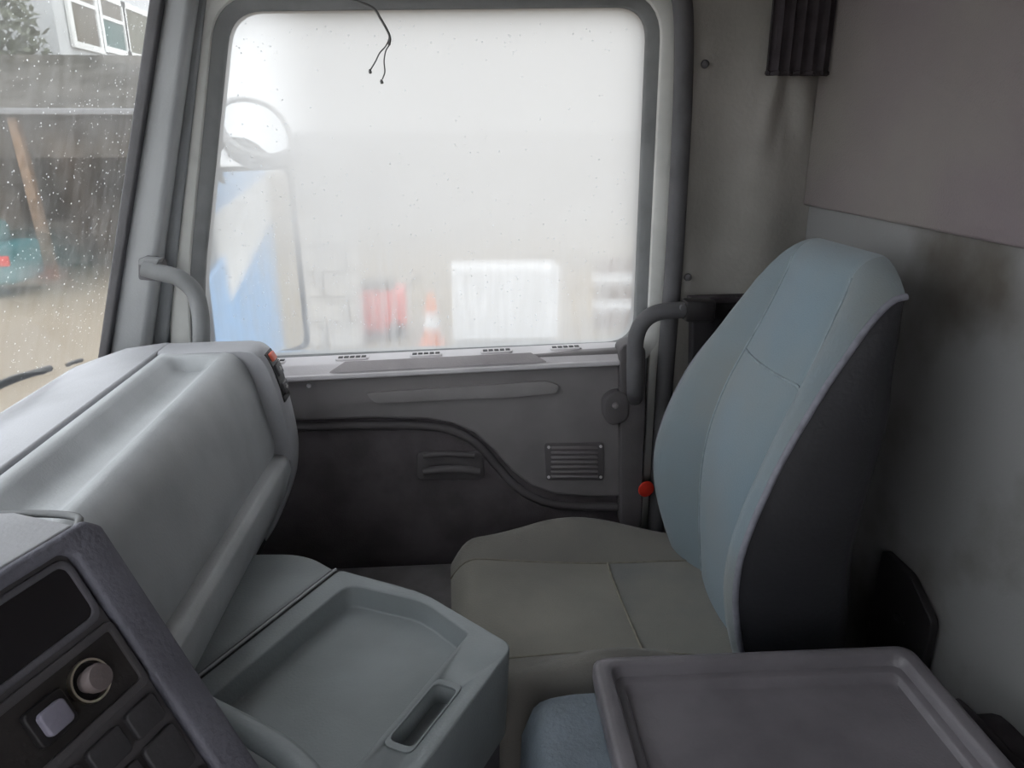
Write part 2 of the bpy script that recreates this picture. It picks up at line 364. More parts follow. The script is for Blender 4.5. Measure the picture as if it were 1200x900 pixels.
# ---- the passenger door
door = root('door_1', (0, YD, 0.15)); tag(door, 'charcoal passenger door with grille, handle and window sill', kind='structure')
prism('lower_card', [at(300, 440, 'y', YD + 0.02), at(752, 415, 'y', YD + 0.02), V(0.43, YD + 0.02, 0.12), V(-0.46, YD + 0.02, 0.12)], (0, 0.03, 0), M_doorlow, door, bevel=0.004)
swoop = [at(*p, 'y', YD) for p in ((728, 583), (690, 583), (650, 580), (622, 570), (600, 553), (578, 528), (556, 508), (530, 497), (500, 492), (440, 491), (340, 494))]
prism('upper_card', [at(300, 436, 'y', YD), at(728, 410, 'y', YD)] + swoop + [at(300, 496, 'y', YD)], (0, 0.03, 0), M_door, door, bevel=0.008)
prism('pull_ridge', round_poly(ats([(428, 461), (640, 447), (656, 452), (652, 461), (600, 466), (440, 473)], 'y', YD - 0.008), 0.008, 3), (0, 0.012, 0), mat('door ridge plastic', (0.30, 0.282, 0.286), 0.55, 0.08, 8), door, bevel=0.004)
# armrest roll beneath the swoop
tube('armrest_roll', [at(*p, 'y', YD + 0.018) for p in ((345, 500), (430, 498), (500, 499), (535, 506), (560, 521), (582, 545), (603, 568), (628, 584), (660, 592), (725, 594))], 0.010, M_doordark, door, n=12)
# sill
s0, s1 = at(322, 419, 'y', YG - 0.012), at(742, 399, 'y', YG - 0.012)
e0, e1 = V(s0.x, YD + 0.006, s0.z - 0.004), V(s1.x, YD + 0.006, s1.z - 0.004)
f0, f1 = V(s0.x, YD - 0.012, s0.z - 0.022), V(s1.x, YD - 0.012, s1.z - 0.022)
sx = (s1 - s0)
def sl(a, b, t): return a + (b - a) * t
prism('sill', [s0, e0, f0, f0 + V(0, 0.004, -0.012), s0 + V(0, 0, -0.05)], sx, M_sill, door, bevel=0.004)
prism('sill_scoop', [sl(f0, f1, 0.16) + V(0, -0.001, 0.004), sl(f0, f1, 0.74) + V(0, -0.001, 0.004), sl(f0, f1, 0.70) + V(0, 0.0165, 0.0195), sl(f0, f1, 0.20) + V(0, 0.0165, 0.0195)], (0, 0.002, 0.003), mat('sill scoop plastic', (0.42, 0.39, 0.40), 0.6, 0.1, 9), door, bevel=0.001)
prism('sill_edge', [sl(f0, f1, 0.0) + V(0, -0.006, 0.002), sl(f0, f1, 0.985) + V(0, -0.006, 0.002), sl(f0, f1, 0.985) + V(0, -0.006, -0.008), sl(f0, f1, 0.0) + V(0, -0.006, -0.008)], (0, 0.012, 0), M_sill, door, bevel=0.002)
sd = sx.normalized()
for t in (0.215, 0.415, 0.608, 0.80, 0.02):
    c = sl((s0 + e0) / 2, (s1 + e1) / 2, t) + V(0, 0, 0.003); wv = 0.034 if t > 0.1 else 0.013
    vt = prism('demister_vent', round_poly([c + sd * (-wv) + V(0, -0.014, 0), c + sd * wv + V(0, -0.014, 0), c + sd * wv + V(0, 0.012, 0), c + sd * (-wv) + V(0, 0.012, 0)], 0.008, 3), (0, 0, -0.006), M_sill, door, bevel=0.001, seg=1)
    ng = 5 if t > 0.1 else 2
    for k in range(ng):
        q = c + sd * ((k - (ng - 1) / 2) * 0.0120)
        obox('slot', q + V(0, 0, 0.0006), (sd, (0, 1, 0), (0, 0, 1)), (0.0046, 0.0055, 0.0008), M_black, vt)
box('step_ledge', (-0.46, 1.34, 0.25), (0.40, 1.515, 0.325), mat('step ledge grey plastic', (0.26, 0.245, 0.25), 0.6, 0.15, 12), door, bevel=0.012)
# handle
hr = prism('handle_recess', round_poly(ats([(488, 530), (566, 530), (568, 562), (488, 562)], 'y', YD + 0.012), 0.012, 4), (0, 0.01, 0), M_doordark, door, bevel=0.003)
tube('handle_lever', ats([(496, 553), (520, 550), (545, 550), (562, 553)], 'y', YD - 0.004), 0.009, M_doordark, hr)
tube('handle_lip', ats([(496, 534), (525, 532), (556, 534)], 'y', YD + 0.004), 0.006, M_doordark, hr)
# speaker grille with slats
gp = ats([(638, 520), (708, 519), (708, 563), (640, 563)], 'y', YD - 0.004)
gr = prism('speaker_grille', round_poly(gp, 0.008, 3), (0, 0.012, 0), M_doordark, door, bevel=0.003)
for k in range(7):
    y = 525.5 + k * 5.6
    a, b = at(646, y, 'y', YD - 0.010), at(701, y - 0.4, 'y', YD - 0.010)
    prism('slat', [a + V(0, 0, 0.0026), b + V(0, 0, 0.0026), b - V(0, 0, 0.0026), a - V(0, 0, 0.0026)], (0, 0.008, 0), M_door, gr, bevel=0.0015, seg=1)
for p in ((643, 524), (704, 523), (643, 559), (704, 559)): lathe('screw', at(*p, 'y', YD - 0.004), (0, -1, 0), [(0, 0.0035), (0.003, 0.003), (0.0035, 0.0005)], M_sill, gr, n=10)
# hinge-side cover and latch
prism('corner_cover', round_poly(ats([(726, 407), (742, 400), (757, 408), (757, 470), (752, 620), (728, 620)], 'y', YD - 0.02), 0.012, 4), (0, 0.05, 0), M_doordark, door, bevel=0.006)
lat = prism('latch_cover', round_poly(ats([(707, 468), (722, 458), (738, 462), (738, 494), (716, 500), (707, 490)], 'y', YD - 0.024), 0.02, 5), (0, 0.03, 0), M_doordark, door, bevel=0.006)
lathe('latch_button', at(721, 475, 'y', YD - 0.024), (0, -1, 0), [(0, 0.007), (0.006, 0.006), (0.008, 0.001)], M_door, lat, n=12)
for p in ((362, 452),): lathe('screw', at(*p, 'y', YD + (0 if p[1] < 490 else 0.02)), (0, -1, 0), [(0, 0.005), (0.003, 0.004), (0.0035, 0.0005)], M_sill, door, n=10)
rr = lathe('red_reflector', at(757, 573, 'y', YD - 0.022), (0.2, -1, 0), [(0, 0.019), (0.003, 0.018), (0.004, 0.014), (0.0045, 0.001)], M_red, door, n=20); rr['label'] = 'round red reflector on the door edge'

# ---- pale body strip and rubber seal around the door opening, vinyl wall behind it
tr = root('trim_doorway', (0.42, 1.5, 0.1)); tag(tr, 'pale door pillar with dark rubber seal', kind='structure')
prism('pillar_strip', ats([(767, 300), (800, 300), (783, 690), (748, 690)], 'y', 1.546), (0, 0.02, 0), M_frame, tr, bevel=0.003)
prism('pillar_strip', ats([(782, -60), (806, -60), (800, 302), (767, 302)], 'y', 1.546), (0, 0.02, 0), M_frame, tr, bevel=0.003)
tube('door_seal', ats([(700, -48), (765, -44), (792, -20), (801, 20), (800, 120), (795, 220), (789, 320), (781, 420), (774, 520), (769, 600), (764, 700)], 'y', 1.51), 0.0185, M_sealdk, tr, n=12, smooth=8)
vp = []
for r_i in range(73):
    row = []
    for c_i in range(49):
        u, v = c_i / 48, r_i / 72
        X = 0.452 + (XR - 0.452) * u; Z = 0.05 + 1.72 * v
        fold = 0.010 * math.sin(u * 9 + v * 3) * math.exp(-((v - 0.55) / 0.3) ** 2) - 0.012 * math.exp(-((X - 0.475) / 0.02) ** 2 - ((Z - 0.985) / 0.03) ** 2) - 0.012 * math.exp(-((X - 0.475) / 0.02) ** 2 - ((Z - 1.385) / 0.03) ** 2)
        fold += 0.009 * math.sin((X - 0.60) * 75 + (Z - 1.3) * 14 * (1 if X > 0.66 else -1)) * math.exp(-((Z - 1.31) / 0.07) ** 2) * min(1, max(0, (X - 0.60) / 0.04))
        row.append(V(X, 1.512 + (0.03 if u == 0 else 0) - fold, Z))
    vp.append(row)
bm = bmesh.new(); rows = [[bm.verts.new(p) for p in r] for r in vp]; back = [[bm.verts.new(p + V(0, 0.035, 0)) for p in r] for r in vp]
for i in range(72):
    for j in range(48):
        bm.faces.new((rows[i][j], rows[i][j + 1], rows[i + 1][j + 1], rows[i + 1][j])); bm.faces.new((back[i][j], back[i + 1][j], back[i + 1][j + 1], back[i][j + 1]))
vw = finish('vinyl_lining', bm, M_vinyl, tr)
for p in ((826, 75), (806, 325)): lathe('button', at(*p, 'y', 1.508), (0, -1, 0), [(0, 0.008), (0.005, 0.007), (0.008, 0.003), (0.0085, 0.0005)], M_sealdk, vw, n=14)

# =================================================================== GRAB HANDLES
def post_clamp(name, c, parent, m): return lathe(name, c, (1, 0, 0), [(-0.022, 0.020), (-0.018, 0.024), (0.018, 0.024), (0.022, 0.020)], m, parent, n=18)
gh = root('grab_handle', at(745, 440, 'y', 1.43), 'dark curved grab bar beside the rear edge of the passenger window', 'grab handle', 'cab grab handles')
tube('bar', [at(744, 466, 'y', 1.485), at(744, 458, 'y', 1.44)] + ats([(744, 440), (744, 420), (745, 398), (751, 381), (764, 369), (784, 364), (815, 363)], 'y', 1.43), 0.0165, M_sealdk, gh, n=14)
obox('mount', at(818, 363, 'y', 1.432), ((1, 0, 0), (0, 1, 0), (0, 0, 1)), (0.030, 0.021, 0.021), M_black, gh, bevel=0.006)
lathe('bolt', at(800, 360, 'y', 1.405), (0, -1, 0), [(0, 0.007), (0.006, 0.006), (0.007, 0.001)], M_sealdk, gh, n=10)
gh2 = root('grab_handle', at(230, 395, 'y', 1.45), 'grey grab bar on the windscreen pillar above the dashboard', 'grab handle', 'cab grab handles')
tube('bar', ats([(168, 314), (190, 320), (210, 326), (227, 341), (234, 362), (236, 385), (236, 430)], 'y', 1.45), 0.016, M_seal, gh2, n=14)
prism('mount', round_poly(ats([(162, 302), (186, 306), (190, 330), (162, 328)], 'y', 1.455), 0.006, 3), (0, 0.04, 0), M_sealdk, gh2, bevel=0.004)
prism('cap', round_poly(ats([(163, 303), (187, 304), (182, 312), (162, 311)], 'y', 1.445), 0.003, 2), (0, 0.03, 0), M_seal, gh2, bevel=0.002)

# =================================================================== DASHBOARD
dash = root('dashboard', (-0.5, 1.0, 0.5), 'grey dashboard with long padded trough below the windscreen', 'dashboard')
ZT = 0.888; Y0, Y1, Y2 = 0.56, 1.328, 1.402
def prof(y, pts): return [V(x, y, z) for x, z in pts]
# top strip beside the windscreen
loft('top_strip', [prof(y, [(-0.705, 0.842), (-0.66, 0.858), (-0.60, 0.878), (-0.521, ZT), (-0.519, 0.86), (-0.66, 0.79), (-0.705, 0.80)]) for y in (Y0 - 0.9, Y1, 1.37, Y2)], M_dash, dash, bevel=0.004, sharp=50)
# the padded lid: trough, crest and sloping front face
def ledge_z(y): return 0.678 + (1.36 - y) * 0.058
def pad_ring(y, dip):
    zl = ledge_z(y)
    P = [(-0.515, ZT - 0.006), (-0.511, ZT - 0.001), (-0.498, ZT - 0.001), (-0.489, ZT - 0.003 - 0.004 * dip), (-0.478, ZT - 0.003 - 0.020 * dip), (-0.462, ZT - 0.003 - 0.028 * dip), (-0.440, ZT - 0.003 - 0.027 * dip), (-0.423, ZT - 0.003 - 0.017 * dip), (-0.412, ZT - 0.003 - 0.006 * dip), (-0.402, ZT - 0.002), (-0.390, ZT - 0.004), (-0.378, ZT - 0.012), (-0.368, ZT - 0.026), (-0.360, ZT - 0.045), (-0.352, ZT - 0.075), (-0.343, ZT - 0.075 + (zl + 0.025 - ZT + 0.075) * 0.4), (-0.335, ZT - 0.075 + (zl + 0.025 - ZT + 0.075) * 0.75), (-0.331, zl + 0.025), (-0.336, zl), (-0.38, zl - 0.004), (-0.49, 0.80), (-0.515, 0.86)]
    return prof(y, P)
loft('padded_lid', [pad_ring(Y0, 1), pad_ring(0.8, 1), pad_ring(1.1, 1), pad_ring(1.29, 1), pad_ring(1.300, 0.95), pad_ring(1.306, 0.1), pad_ring(1.310, 0.0), pad_ring(Y1 - 0.004, 0)], M_dash2, dash, sharp=55)
# the end cap by the door
cap = [(-0.519, ZT), (-0.37, ZT + 0.002), (-0.350, ZT - 0.002), (-0.334, ZT - 0.018), (-0.322, ZT - 0.05), (-0.312, 0.79), (-0.303, 0.72), (-0.303, 0.67), (-0.315, 0.61), (-0.35, 0.53), (-0.40, 0.46), (-0.46, 0.42), (-0.519, 0.42)]
cap = [(p.x, p.z) for p in spline([V(x, 0, z) for x, z in cap[1:-2]], 4)]; cap = [(-0.519, ZT)] + cap + [(-0.46, 0.42), (-0.519, 0.42)]
capin = [(x - (0.0 if x < -0.5 else 0.004), z - (0.004 if z > 0.8 else 0)) for x, z in cap]
loft('end_cap', [prof(Y1, capin), prof(Y1 + 0.006, cap), prof(Y2 - 0.012, cap), prof(Y2 - 0.004, [(x - 0.004, z - 0.002) for x, z in cap]), prof(Y2, [(x - 0.012, z - 0.008) for x, z in cap])], M_dash, dash, sharp=45)
loft('inner_body', [prof(y, [(-0.525, 0.870), (-0.45, 0.80), (-0.37, 0.68), (-0.37, 0.50), (-0.60, 0.42), (-0.66, 0.78)]) for y in (Y0, Y2 - 0.02)], M_gap, dash)
# proud ledge below the front face and the kick panel under it
def led_ring(y, s=1):
    zl = ledge_z(y)
    return [V(-0.338, y, zl + 0.006), V(-0.318, y, zl + 0.004), V(-0.309, y, zl - 0.006), V(-0.307, y, zl - 0.026), V(-0.322, y, zl - 0.075), V(-0.365, y, zl - 0.16), V(-0.41, y, zl - 0.16), V(-0.40, y, zl)]
loft('knee_ledge', [led_ring(Y0), led_ring(0.9), led_ring(1.28), led_ring(Y1 + 0.002)], M_dash2, dash, bevel=0.003, sharp=50)
# switch strip on the end cap
sp_pts = ats([(303, 418), (312, 415), (334, 462), (334, 472), (326, 474)], 'y', Y1 - 0.001)
stp = [V(-0.3485, Y1 + 0.018, ZT - 0.004), V(-0.3215, Y1 + 0.018, ZT - 0.052), V(-0.3120, Y1 + 0.018, 0.790), V(-0.3120, Y1 + 0.056, 0.790), V(-0.3215, Y1 + 0.056, ZT - 0.052), V(-0.3485, Y1 + 0.056, ZT - 0.004)]
nrm = V(0.92, 0, 0.39)
bm = bmesh.new()
lo3 = [V(-0.3385, 0, ZT - 0.013), V(-0.3285, 0, ZT - 0.033), V(-0.3195, 0, ZT - 0.062), V(-0.3115, 0, ZT - 0.105)]
def strip_pt(t):
    t *= 3; i = min(int(t), 2); return lo3[i].lerp(lo3[i + 1], t - i)
loft('switch_strip', [[strip_pt(t) + V(0, Y1 + yy, 0) + nrm * hh for yy, hh in ((0.012, -0.004), (0.012, 0.003), (0.015, 0.004), (0.055, 0.004), (0.058, 0.003), (0.058, -0.004))] for t in (0, 0.1, 0.33, 0.5, 0.67, 0.9, 1)], M_black, dash, sharp=40)
sw = COL.objects['switch_strip']
for t, mm, h in ((0.17, M_iconred, 0.0055), (0.5, M_icon, 0.0035), (0.82, M_icon, 0.0045)):
    c = strip_pt(t) + V(0, Y1 + 0.033, 0) + nrm * 0.0055
    dn = (strip_pt(min(1, t + 0.08)) - strip_pt(t - 0.08)).normalized(); nn = dn.cross(V(0, 1, 0)); nn = nn if nn.x > 0 else -nn
    if mm is M_iconred: obox('hazard_switch', c, (dn, (0, 1, 0), nn), (0.008, 0.012, 0.004), mm, sw, bevel=0.002)
    else:
        b_ = obox('rocker_switch', c, (dn, (0, 1, 0), nn), (0.011, 0.016, 0.003), M_btn, sw, bevel=0.002)
        obox('switch_mark', c + nn * 0.0034, (dn, (0, 1, 0), nn), (h, 0.0015, 0.0006), mm, sw)
        obox('switch_mark', c + nn * 0.0034 + dn * 0.001, (dn, (0, 1, 0), nn), (0.0012, 0.006, 0.0006), mm, sw)

# =================================================================== CENTRE CONSOLE WITH TRAY
ZC = 0.60
con = root('centre_console', (-0.12, 0.85, 0.0), 'grey centre console with a wide shallow tray below the dashboard', 'console')
A_ = V(0.7775, -0.6289, 0); B_ = V(-0.515, -0.857, 0)
def cpt(px, py, z=ZC): return at(px, py, 'z', z)
o1, o2, o3, o5 = cpt(398, 667), cpt(497, 694), cpt(602, 756), cpt(240, 791)
Lb = 0.38
outer = round_poly([o1, o2, o3, o3 + (o5 - o1).normalized() * Lb, o1 + (o5 - o1).normalized() * Lb], [0.012, 0.03, 0.02, 0.03, 0.03], 5)
bdir = (o5 - o1).normalized()
i1, i2, i3 = cpt(408, 684), cpt(497, 704), cpt(549, 742)
inner = round_poly([i1, i2, i3, i3 + bdir * 0.31, i1 + bdir * 0.31], [0.025, 0.03, 0.006, 0.03, 0.03], 5)
cen = sum(inner, Vector()) / len(inner)
floor_ = [cen + (p - cen) * 0.965 - V(0, 0, 0.034) for p in inner]
under = [cen + (p - cen) * 0.97 - V(0, 0, 0.14) for p in outer]
tray = tray_mesh('tray', outer, inner, floor_, under, M_cons, con, bevel=0.003)
# oblong pocket in the rim
q1, q2 = cpt(512, 797), cpt(541, 806)
pk = [q1, q2, q2 + bdir * 0.115, q1 + bdir * 0.115]
pko = round_poly(pk, 0.010, 4); pc = sum(pko, Vector()) / len(pko)
ring_plate('pocket_rim', [pc + (p - pc) * 0.9 + V(0, 0, 0.0015) for p in pko], [pc + (p - pc) * 1.06 + V(0, 0, 0.0015) for p in pko], (0, 0, -0.004), M_cons, con, bevel=0.001)
cut = prism('pocket_cutter', [pc + (p - pc) * 0.92 + V(0, 0, 0.01) for p in pko], (0, 0, -0.038), M_cons)
bo = tray.modifiers.new('pocket', 'BOOLEAN'); bo.operation = 'DIFFERENCE'; bo.object = cut; bo.solver = 'EXACT'
bpy.context.view_layer.update()
me_ = bpy.data.meshes.new_from_object(tray.evaluated_get(bpy.context.evaluated_depsgraph_get()))
tray.modifiers.clear(); tray.data = me_; me_.name = 'tray'
bpy.data.objects.remove(cut)
# smooth front shelf under the dashboard, separated by the joint
g = (o1 - o3).normalized() * 0.008
f1_, f5_ = o1 + V(-0.010, 0.004, 0), o1 + bdir * Lb + V(-0.010, 0.004, 0)
shelf = [f1_, cpt(368, 653), cpt(345, 648), cpt(285, 648), cpt(240, 664), cpt(210, 700) + V(-0.08, 0, 0), f5_ + V(-0.22, 0.10, 0), f5_]
top = round_poly(shelf, [0.004, 0.05, 0.03, 0.03, 0.03, 0.03, 0.02, 0.004], 4)
sc_ = sum(top, Vector()) / len(top)
loft('front_shelf', [[sc_ + (p - sc_) * 0.96 + V(0, 0, -0.50) for p in top], [p + V(0, 0, -0.030) for p in top], [p + V(0, 0, -0.010) for p in top], [sc_ + (p - sc_) * 0.985 + V(0, 0, -0.002) for p in top], [sc_ + (p - sc_) * 0.95 for p in top]], M_cons, con, sharp=50)
prism('joint', [o1 + V(-0.012, 0.006, -0.006), o1 + V(0.006, 0, -0.006), o1 + V(0.006, 0, -0.006) + bdir * Lb, o1 + V(-0.012, 0.006, -0.006) + bdir * Lb], (0, 0, -0.02), M_gap, con)
tube('joint_bead', [o1 + V(-0.005, 0.002, 0.0) + bdir * t for t in (0.002, 0.1, 0.2, 0.3, 0.37)], 0.0022, M_dash, con, n=8)
loft('lower_body', [[cen + (p - cen) * s + V(0, 0, z) for p in outer] for s, z in ((0.90, -0.58), (0.93, -0.14))], M_pod, con)

# =================================================================== ENGINE COVER between the seats
eng = root('engine_cover', (0.3, 0.45, 0.0), 'blue grey grained engine cover between console and tray table', 'engine cover')
ez = 0.545
def eng_ring(s, z): return round_poly([V(0.094 - s, 0.10, z), V(0.62 + s, 0.10, z), V(0.62 + s, 0.826 + s, z), V(0.094 - s, 0.826 + s, z)], 0.05, 5)
loft('cover', [eng_ring(0.03, 0.0), eng_ring(0.015, ez - 0.06), eng_ring(0.005, ez - 0.02), eng_ring(-0.01, ez - 0.004), eng_ring(-0.03, ez)], M_tunnel, eng, sharp=50)

# =================================================================== TRAY TABLE (folded middle seat back)
ZA = 0.62
tab = root('tray_table', (0.4, 0.6, 0.545), 'dark grey rimmed plastic tray table in the right foreground', 'tray table')
t1, t2 = at(692, 769, 'z', ZA), at(1066, 754, 'z', ZA)
tw = (t2 - t1).normalized(); tdv = V(-tw.y, tw.x, 0) * -1
def trect(i0, i1_, y0, y1_, z, r): return round_poly([t1 + tw * i0 - tdv * -y0 + V(0, 0, z), t2 - tw * i1_ + tdv * y0 + V(0, 0, z), t2 - tw * i1_ + tdv * y1_ + V(0, 0, z), t1 + tw * i0 + tdv * y1_ + V(0, 0, z)], r, 5)
TO = trect(0, 0, 0, 0.42, 0, 0.022); 
bm = bmesh.new()
rings = [trect(0.02, 0.02, 0.02, 0.40, -0.062, 0.03), trect(0.004, 0.004, 0.004, 0.416, -0.045, 0.024), trect(0, 0, 0, 0.42, -0.02, 0.022), trect(0, 0, 0, 0.42, -0.005, 0.022), trect(0.003, 0.003, 0.003, 0.417, -0.001, 0.021), trect(0.007, 0.007, 0.007, 0.413, 0, 0.02),
         trect(0.020, 0.020, 0.018, 0.402, 0, 0.016), trect(0.022, 0.022, 0.020, 0.400, -0.0015, 0.016), trect(0.026, 0.026, 0.024, 0.396, -0.014, 0.014), trect(0.034, 0.034, 0.033, 0.387, -0.015, 0.012), trect(0.036, 0.036, 0.035, 0.385, -0.0165, 0.012), trect(0.039, 0.039, 0.039, 0.382, -0.024, 0.012), trect(0.045, 0.045, 0.046, 0.376, -0.0245, 0.012)]
loft('tray_top', rings, M_tray, tab, sharp=60)
loft('support', [trect(0.06, 0.06, 0.06, 0.36, -0.0745, 0.03), trect(0.05, 0.05, 0.05, 0.37, -0.06, 0.03)], M_black, tab)

# =================================================================== INSTRUMENT POD
pod = root('instrument_pod', (-0.30, 0.40, 0.60), 'charcoal instrument pod with lighter and switches at the lower left', 'instrument panel')
P0 = V(-0.2665, 0.52, 0.979)
a20, t29 = math.radians(20), math.radians(29)
H = V(math.sin(a20), math.cos(a20), 0); n0 = V(H.y, -H.x, 0)
D = n0 * math.sin(t29) - V(0, 0, math.cos(t29)); NP = n0 * math.cos(t29) + V(0, 0, math.sin(t29))
def pp(h, d, n=0.0): return P0 + H * h + D * d + NP * n
def prect(h0, h1, d0, d1, n, r, k=4): return round_poly([pp(h0, d0, n), pp(h1, d0, n), pp(h1, d1, n), pp(h0, d1, n)], r, k)
body = [pp(-0.55, -0.004), pp(-0.012, -0.004), pp(0.0, 0.004), pp(0.0, 0.262), pp(-0.55, 0.262)]
prism('body', [p - NP * 0.006 for p in body], (-0.20, 0.012, -0.01), M_pod, pod, bevel=0.006)
# rim along the top and the door-side edge
rimt = [pp(-0.55, -0.006, 0.004), pp(-0.008, -0.006, 0.004), pp(0.002, 0.004, 0.004), pp(0.002, 0.265, 0.004), pp(-0.028, 0.265, 0.004), pp(-0.028, 0.014, 0.004), pp(-0.034, 0.006, 0.004), pp(-0.55, 0.006, 0.004)]
prism('rim', rimt, -NP * 0.03, M_podrim, pod, bevel=0.004)
top_ = [pp(-0.55, -0.006, 0.002), pp(-0.014, -0.006, 0.002), pp(-0.006, 0.0, 0.0)]
prism('hood_top', [pp(-0.55, -0.007, 0.001), pp(-0.016, -0.007, 0.001), V(-0.33, 0.536, 0.982), V(-0.62, 0.536, 0.984), V(-0.62, 0.10, 0.984)], (0, 0, -0.006), M_dash, pod, bevel=0.002)
tube('hood_bead', [V(-0.60, 0.538, 0.982), V(-0.45, 0.538, 0.981), V(-0.34, 0.538, 0.980), V(-0.285, 0.528, 0.981), pp(-0.012, -0.003, -0.002)], 0.003, M_seal, pod, n=8)
face = prism('panel_face', [pp(-0.55, 0.006, -0.003), pp(-0.030, 0.006, -0.003), pp(-0.030, 0.262, -0.003), pp(-0.55, 0.262, -0.003)], -NP * 0.004, M_podface, pod)
# display window
dsp = ring_plate('display_frame', prect(-0.27, -0.037, 0.014, 0.055, 0.0, 0.008), prect(-0.276, -0.032, 0.009, 0.060, 0.0, 0.011), -NP * 0.006, M_pod, pod, bevel=0.0015)
prism('display_glass', prect(-0.27, -0.037, 0.014, 0.055, -0.002, 0.008), -NP * 0.001, M_screen, dsp)
# recessed plate with lighter and rocker
pl = ring_plate('switch_plate_frame', prect(-0.22, -0.020 - 0.016, 0.070, 0.112, 0.0005, 0.003), prect(-0.226, -0.031, 0.064, 0.118, 0.0005, 0.006), -NP * 0.006, M_podface, pod, bevel=0.001)
prism('switch_plate', prect(-0.22, -0.036, 0.070, 0.112, -0.0022, 0.003), -NP * 0.001, mat('switch plate brown black', (0.045, 0.04, 0.04), 0.5, 0.2, 20), pl)
lc = pp(-0.0690, 0.0885, -0.002)
li = lathe('lighter_ring', lc, NP, [(0, 0.0135), (0.004, 0.0150), (0.006, 0.0145), (0.006, 0.0130), (0.001, 0.0125)], M_chrome, pod, n=32)
lathe('lighter_socket', lc, NP, [(-0.001, 0.0128), (0.0015, 0.0128), (0.0016, 0.001)], M_black, li, n=24)
lathe('lighter_knob', lc, NP, [(0, 0.0075), (0.006, 0.0075), (0.008, 0.0092), (0.013, 0.0095), (0.016, 0.0085), (0.0165, 0.002)], M_knob, li, n=24)
rk = prism('rocker_housing', prect(-0.116, -0.087, 0.078, 0.104, 0.003, 0.004), -NP * 0.006, M_black, pod, bevel=0.0015)
prism('rocker_cap', prect(-0.111, -0.092, 0.083, 0.100, 0.008, 0.004), -NP * 0.006, M_rock, rk, bevel=0.002)
for h0, h1, d0, d1 in ((-0.063, -0.036, 0.124, 0.145), (-0.097, -0.069, 0.124, 0.145), (-0.132, -0.103, 0.124, 0.145), (-0.066, -0.036, 0.151, 0.186), (-0.100, -0.071, 0.151, 0.186), (-0.135, -0.105, 0.151, 0.186), (-0.066, -0.036, 0.192, 0.227), (-0.100, -0.071, 0.192, 0.227)):
    prism('switch_blank', prect(h0, h1, d0, d1, 0.002, 0.004), -NP * 0.006, M_btn, pod, bevel=0.0015)
# curved lip raised from the console tray beside the pod
tube('curved_lip', [at(225, 822, 'z', 0.612), at(250, 836, 'z', 0.612), at(285, 854, 'z', 0.612), at(318, 873, 'z', 0.612), at(345, 893, 'z', 0.612), at(372, 925, 'z', 0.612), at(385, 960, 'z', 0.605)], 0.015, M_cons, con, n=12)
prism('under_body', [V(-0.44, 0.20, 0.0), V(-0.20, 0.20, 0.0), V(-0.20, 0.50, 0.0), V(-0.44, 0.50, 0.0)], (0, 0, 0.74), M_pod, pod, bevel=0.01)

# =================================================================== PASSENGER SEAT
YC = 1.112
seat = root('passenger_seat', (0.28, YC, 0.0), 'blue grey fabric passenger seat with tall winged backrest and olive worn cushion', 'seat')
XB = [(0.44, 0.440), (0.52, 0.408), (0.60, 0.388), (0.66, 0.382), (0.72, 0.392), (0.80, 0.420), (0.90, 0.462), (1.00, 0.508), (1.08, 0.562)]
XCn = [(0.44, 0.465), (0.55, 0.455), (0.66, 0.450), (0.75, 0.457), (0.85, 0.484), (0.90, 0.507), (0.95, 0.529), (1.08, 0.575)]
WH = [(0.44, 0.185), (0.52, 0.205), (0.62, 0.216), (0.70, 0.216), (0.80, 0.212), (0.90, 0.200), (1.00, 0.182), (1.08, 0.172)]
THK = [(0.44, 0.17), (0.60, 0.195), (0.75, 0.180), (0.90, 0.145), (1.00, 0.100), (1.08, 0.050)]
ZTOP = 1.044; RT_ = 0.048
NU = 36
def prow(z, extra=0.0, zz=None):
    "one row across the front of the backrest"
    out = []
    wdt = smoothtab(z, WH); xb = smoothtab(z, XB); xc = smoothtab(z, XCn)
    for k in range(NU + 1):
        u = -1 + 2 * k / NU; a = abs(u)
        s = min(1, max(0, (a - 0.52) / 0.40)); s = s * s * (3 - 2 * s)
        x = xc + (xb - xc) * s + 0.010 * (1 - min(1, (a / 0.5)) ** 2) * -1
        if a > 0.90: x += 0.010 * ((a - 0.90) / 0.10) ** 2
        x += -0.005 * math.exp(-((a - 0.56) / 0.035) ** 2) * -1
        zr_ = min(1, max(0, (z - 0.80) / 0.25)); zr_ = zr_ * zr_ * (3 - 2 * zr_)
        out.append((V(x, YC + wdt * u, z - 0.050 * max(0, (a - 0.55) / 0.45) ** 2 * zr_), a))
    return out
rowsF = []; zs = [0.44 + (ZTOP - 0.44) * i / 34 for i in range(35)]
for z in zs: rowsF.append([p for p, a in prow(z)])
xr_top = smoothtab(ZTOP, XB) + smoothtab(ZTOP, THK)
for i in range(1, 9):
    th = math.pi / 2 * i / 8; row = []
    for p, a in prow(ZTOP):
        lift = RT_ * (1 + 0.1 * max(0, (a - 0.55) / 0.45) ** 2)
        e_ = min(1, max(0, (a - 0.55) / 0.40)); f_ = i / 8
        q = V(p.x + (xr_top - p.x) * ((1 - math.cos(th)) * (1 - e_) + f_ * e_), p.y, p.z + lift * math.sin(th))
        q.y = YC + (p.y - YC) * (1 - 0.06 * math.sin(th)); row.append(q)
    rowsF.append(row)
iS = [k for k in range(NU + 1)]
k0, k1 = 7, NU - 8           # seams
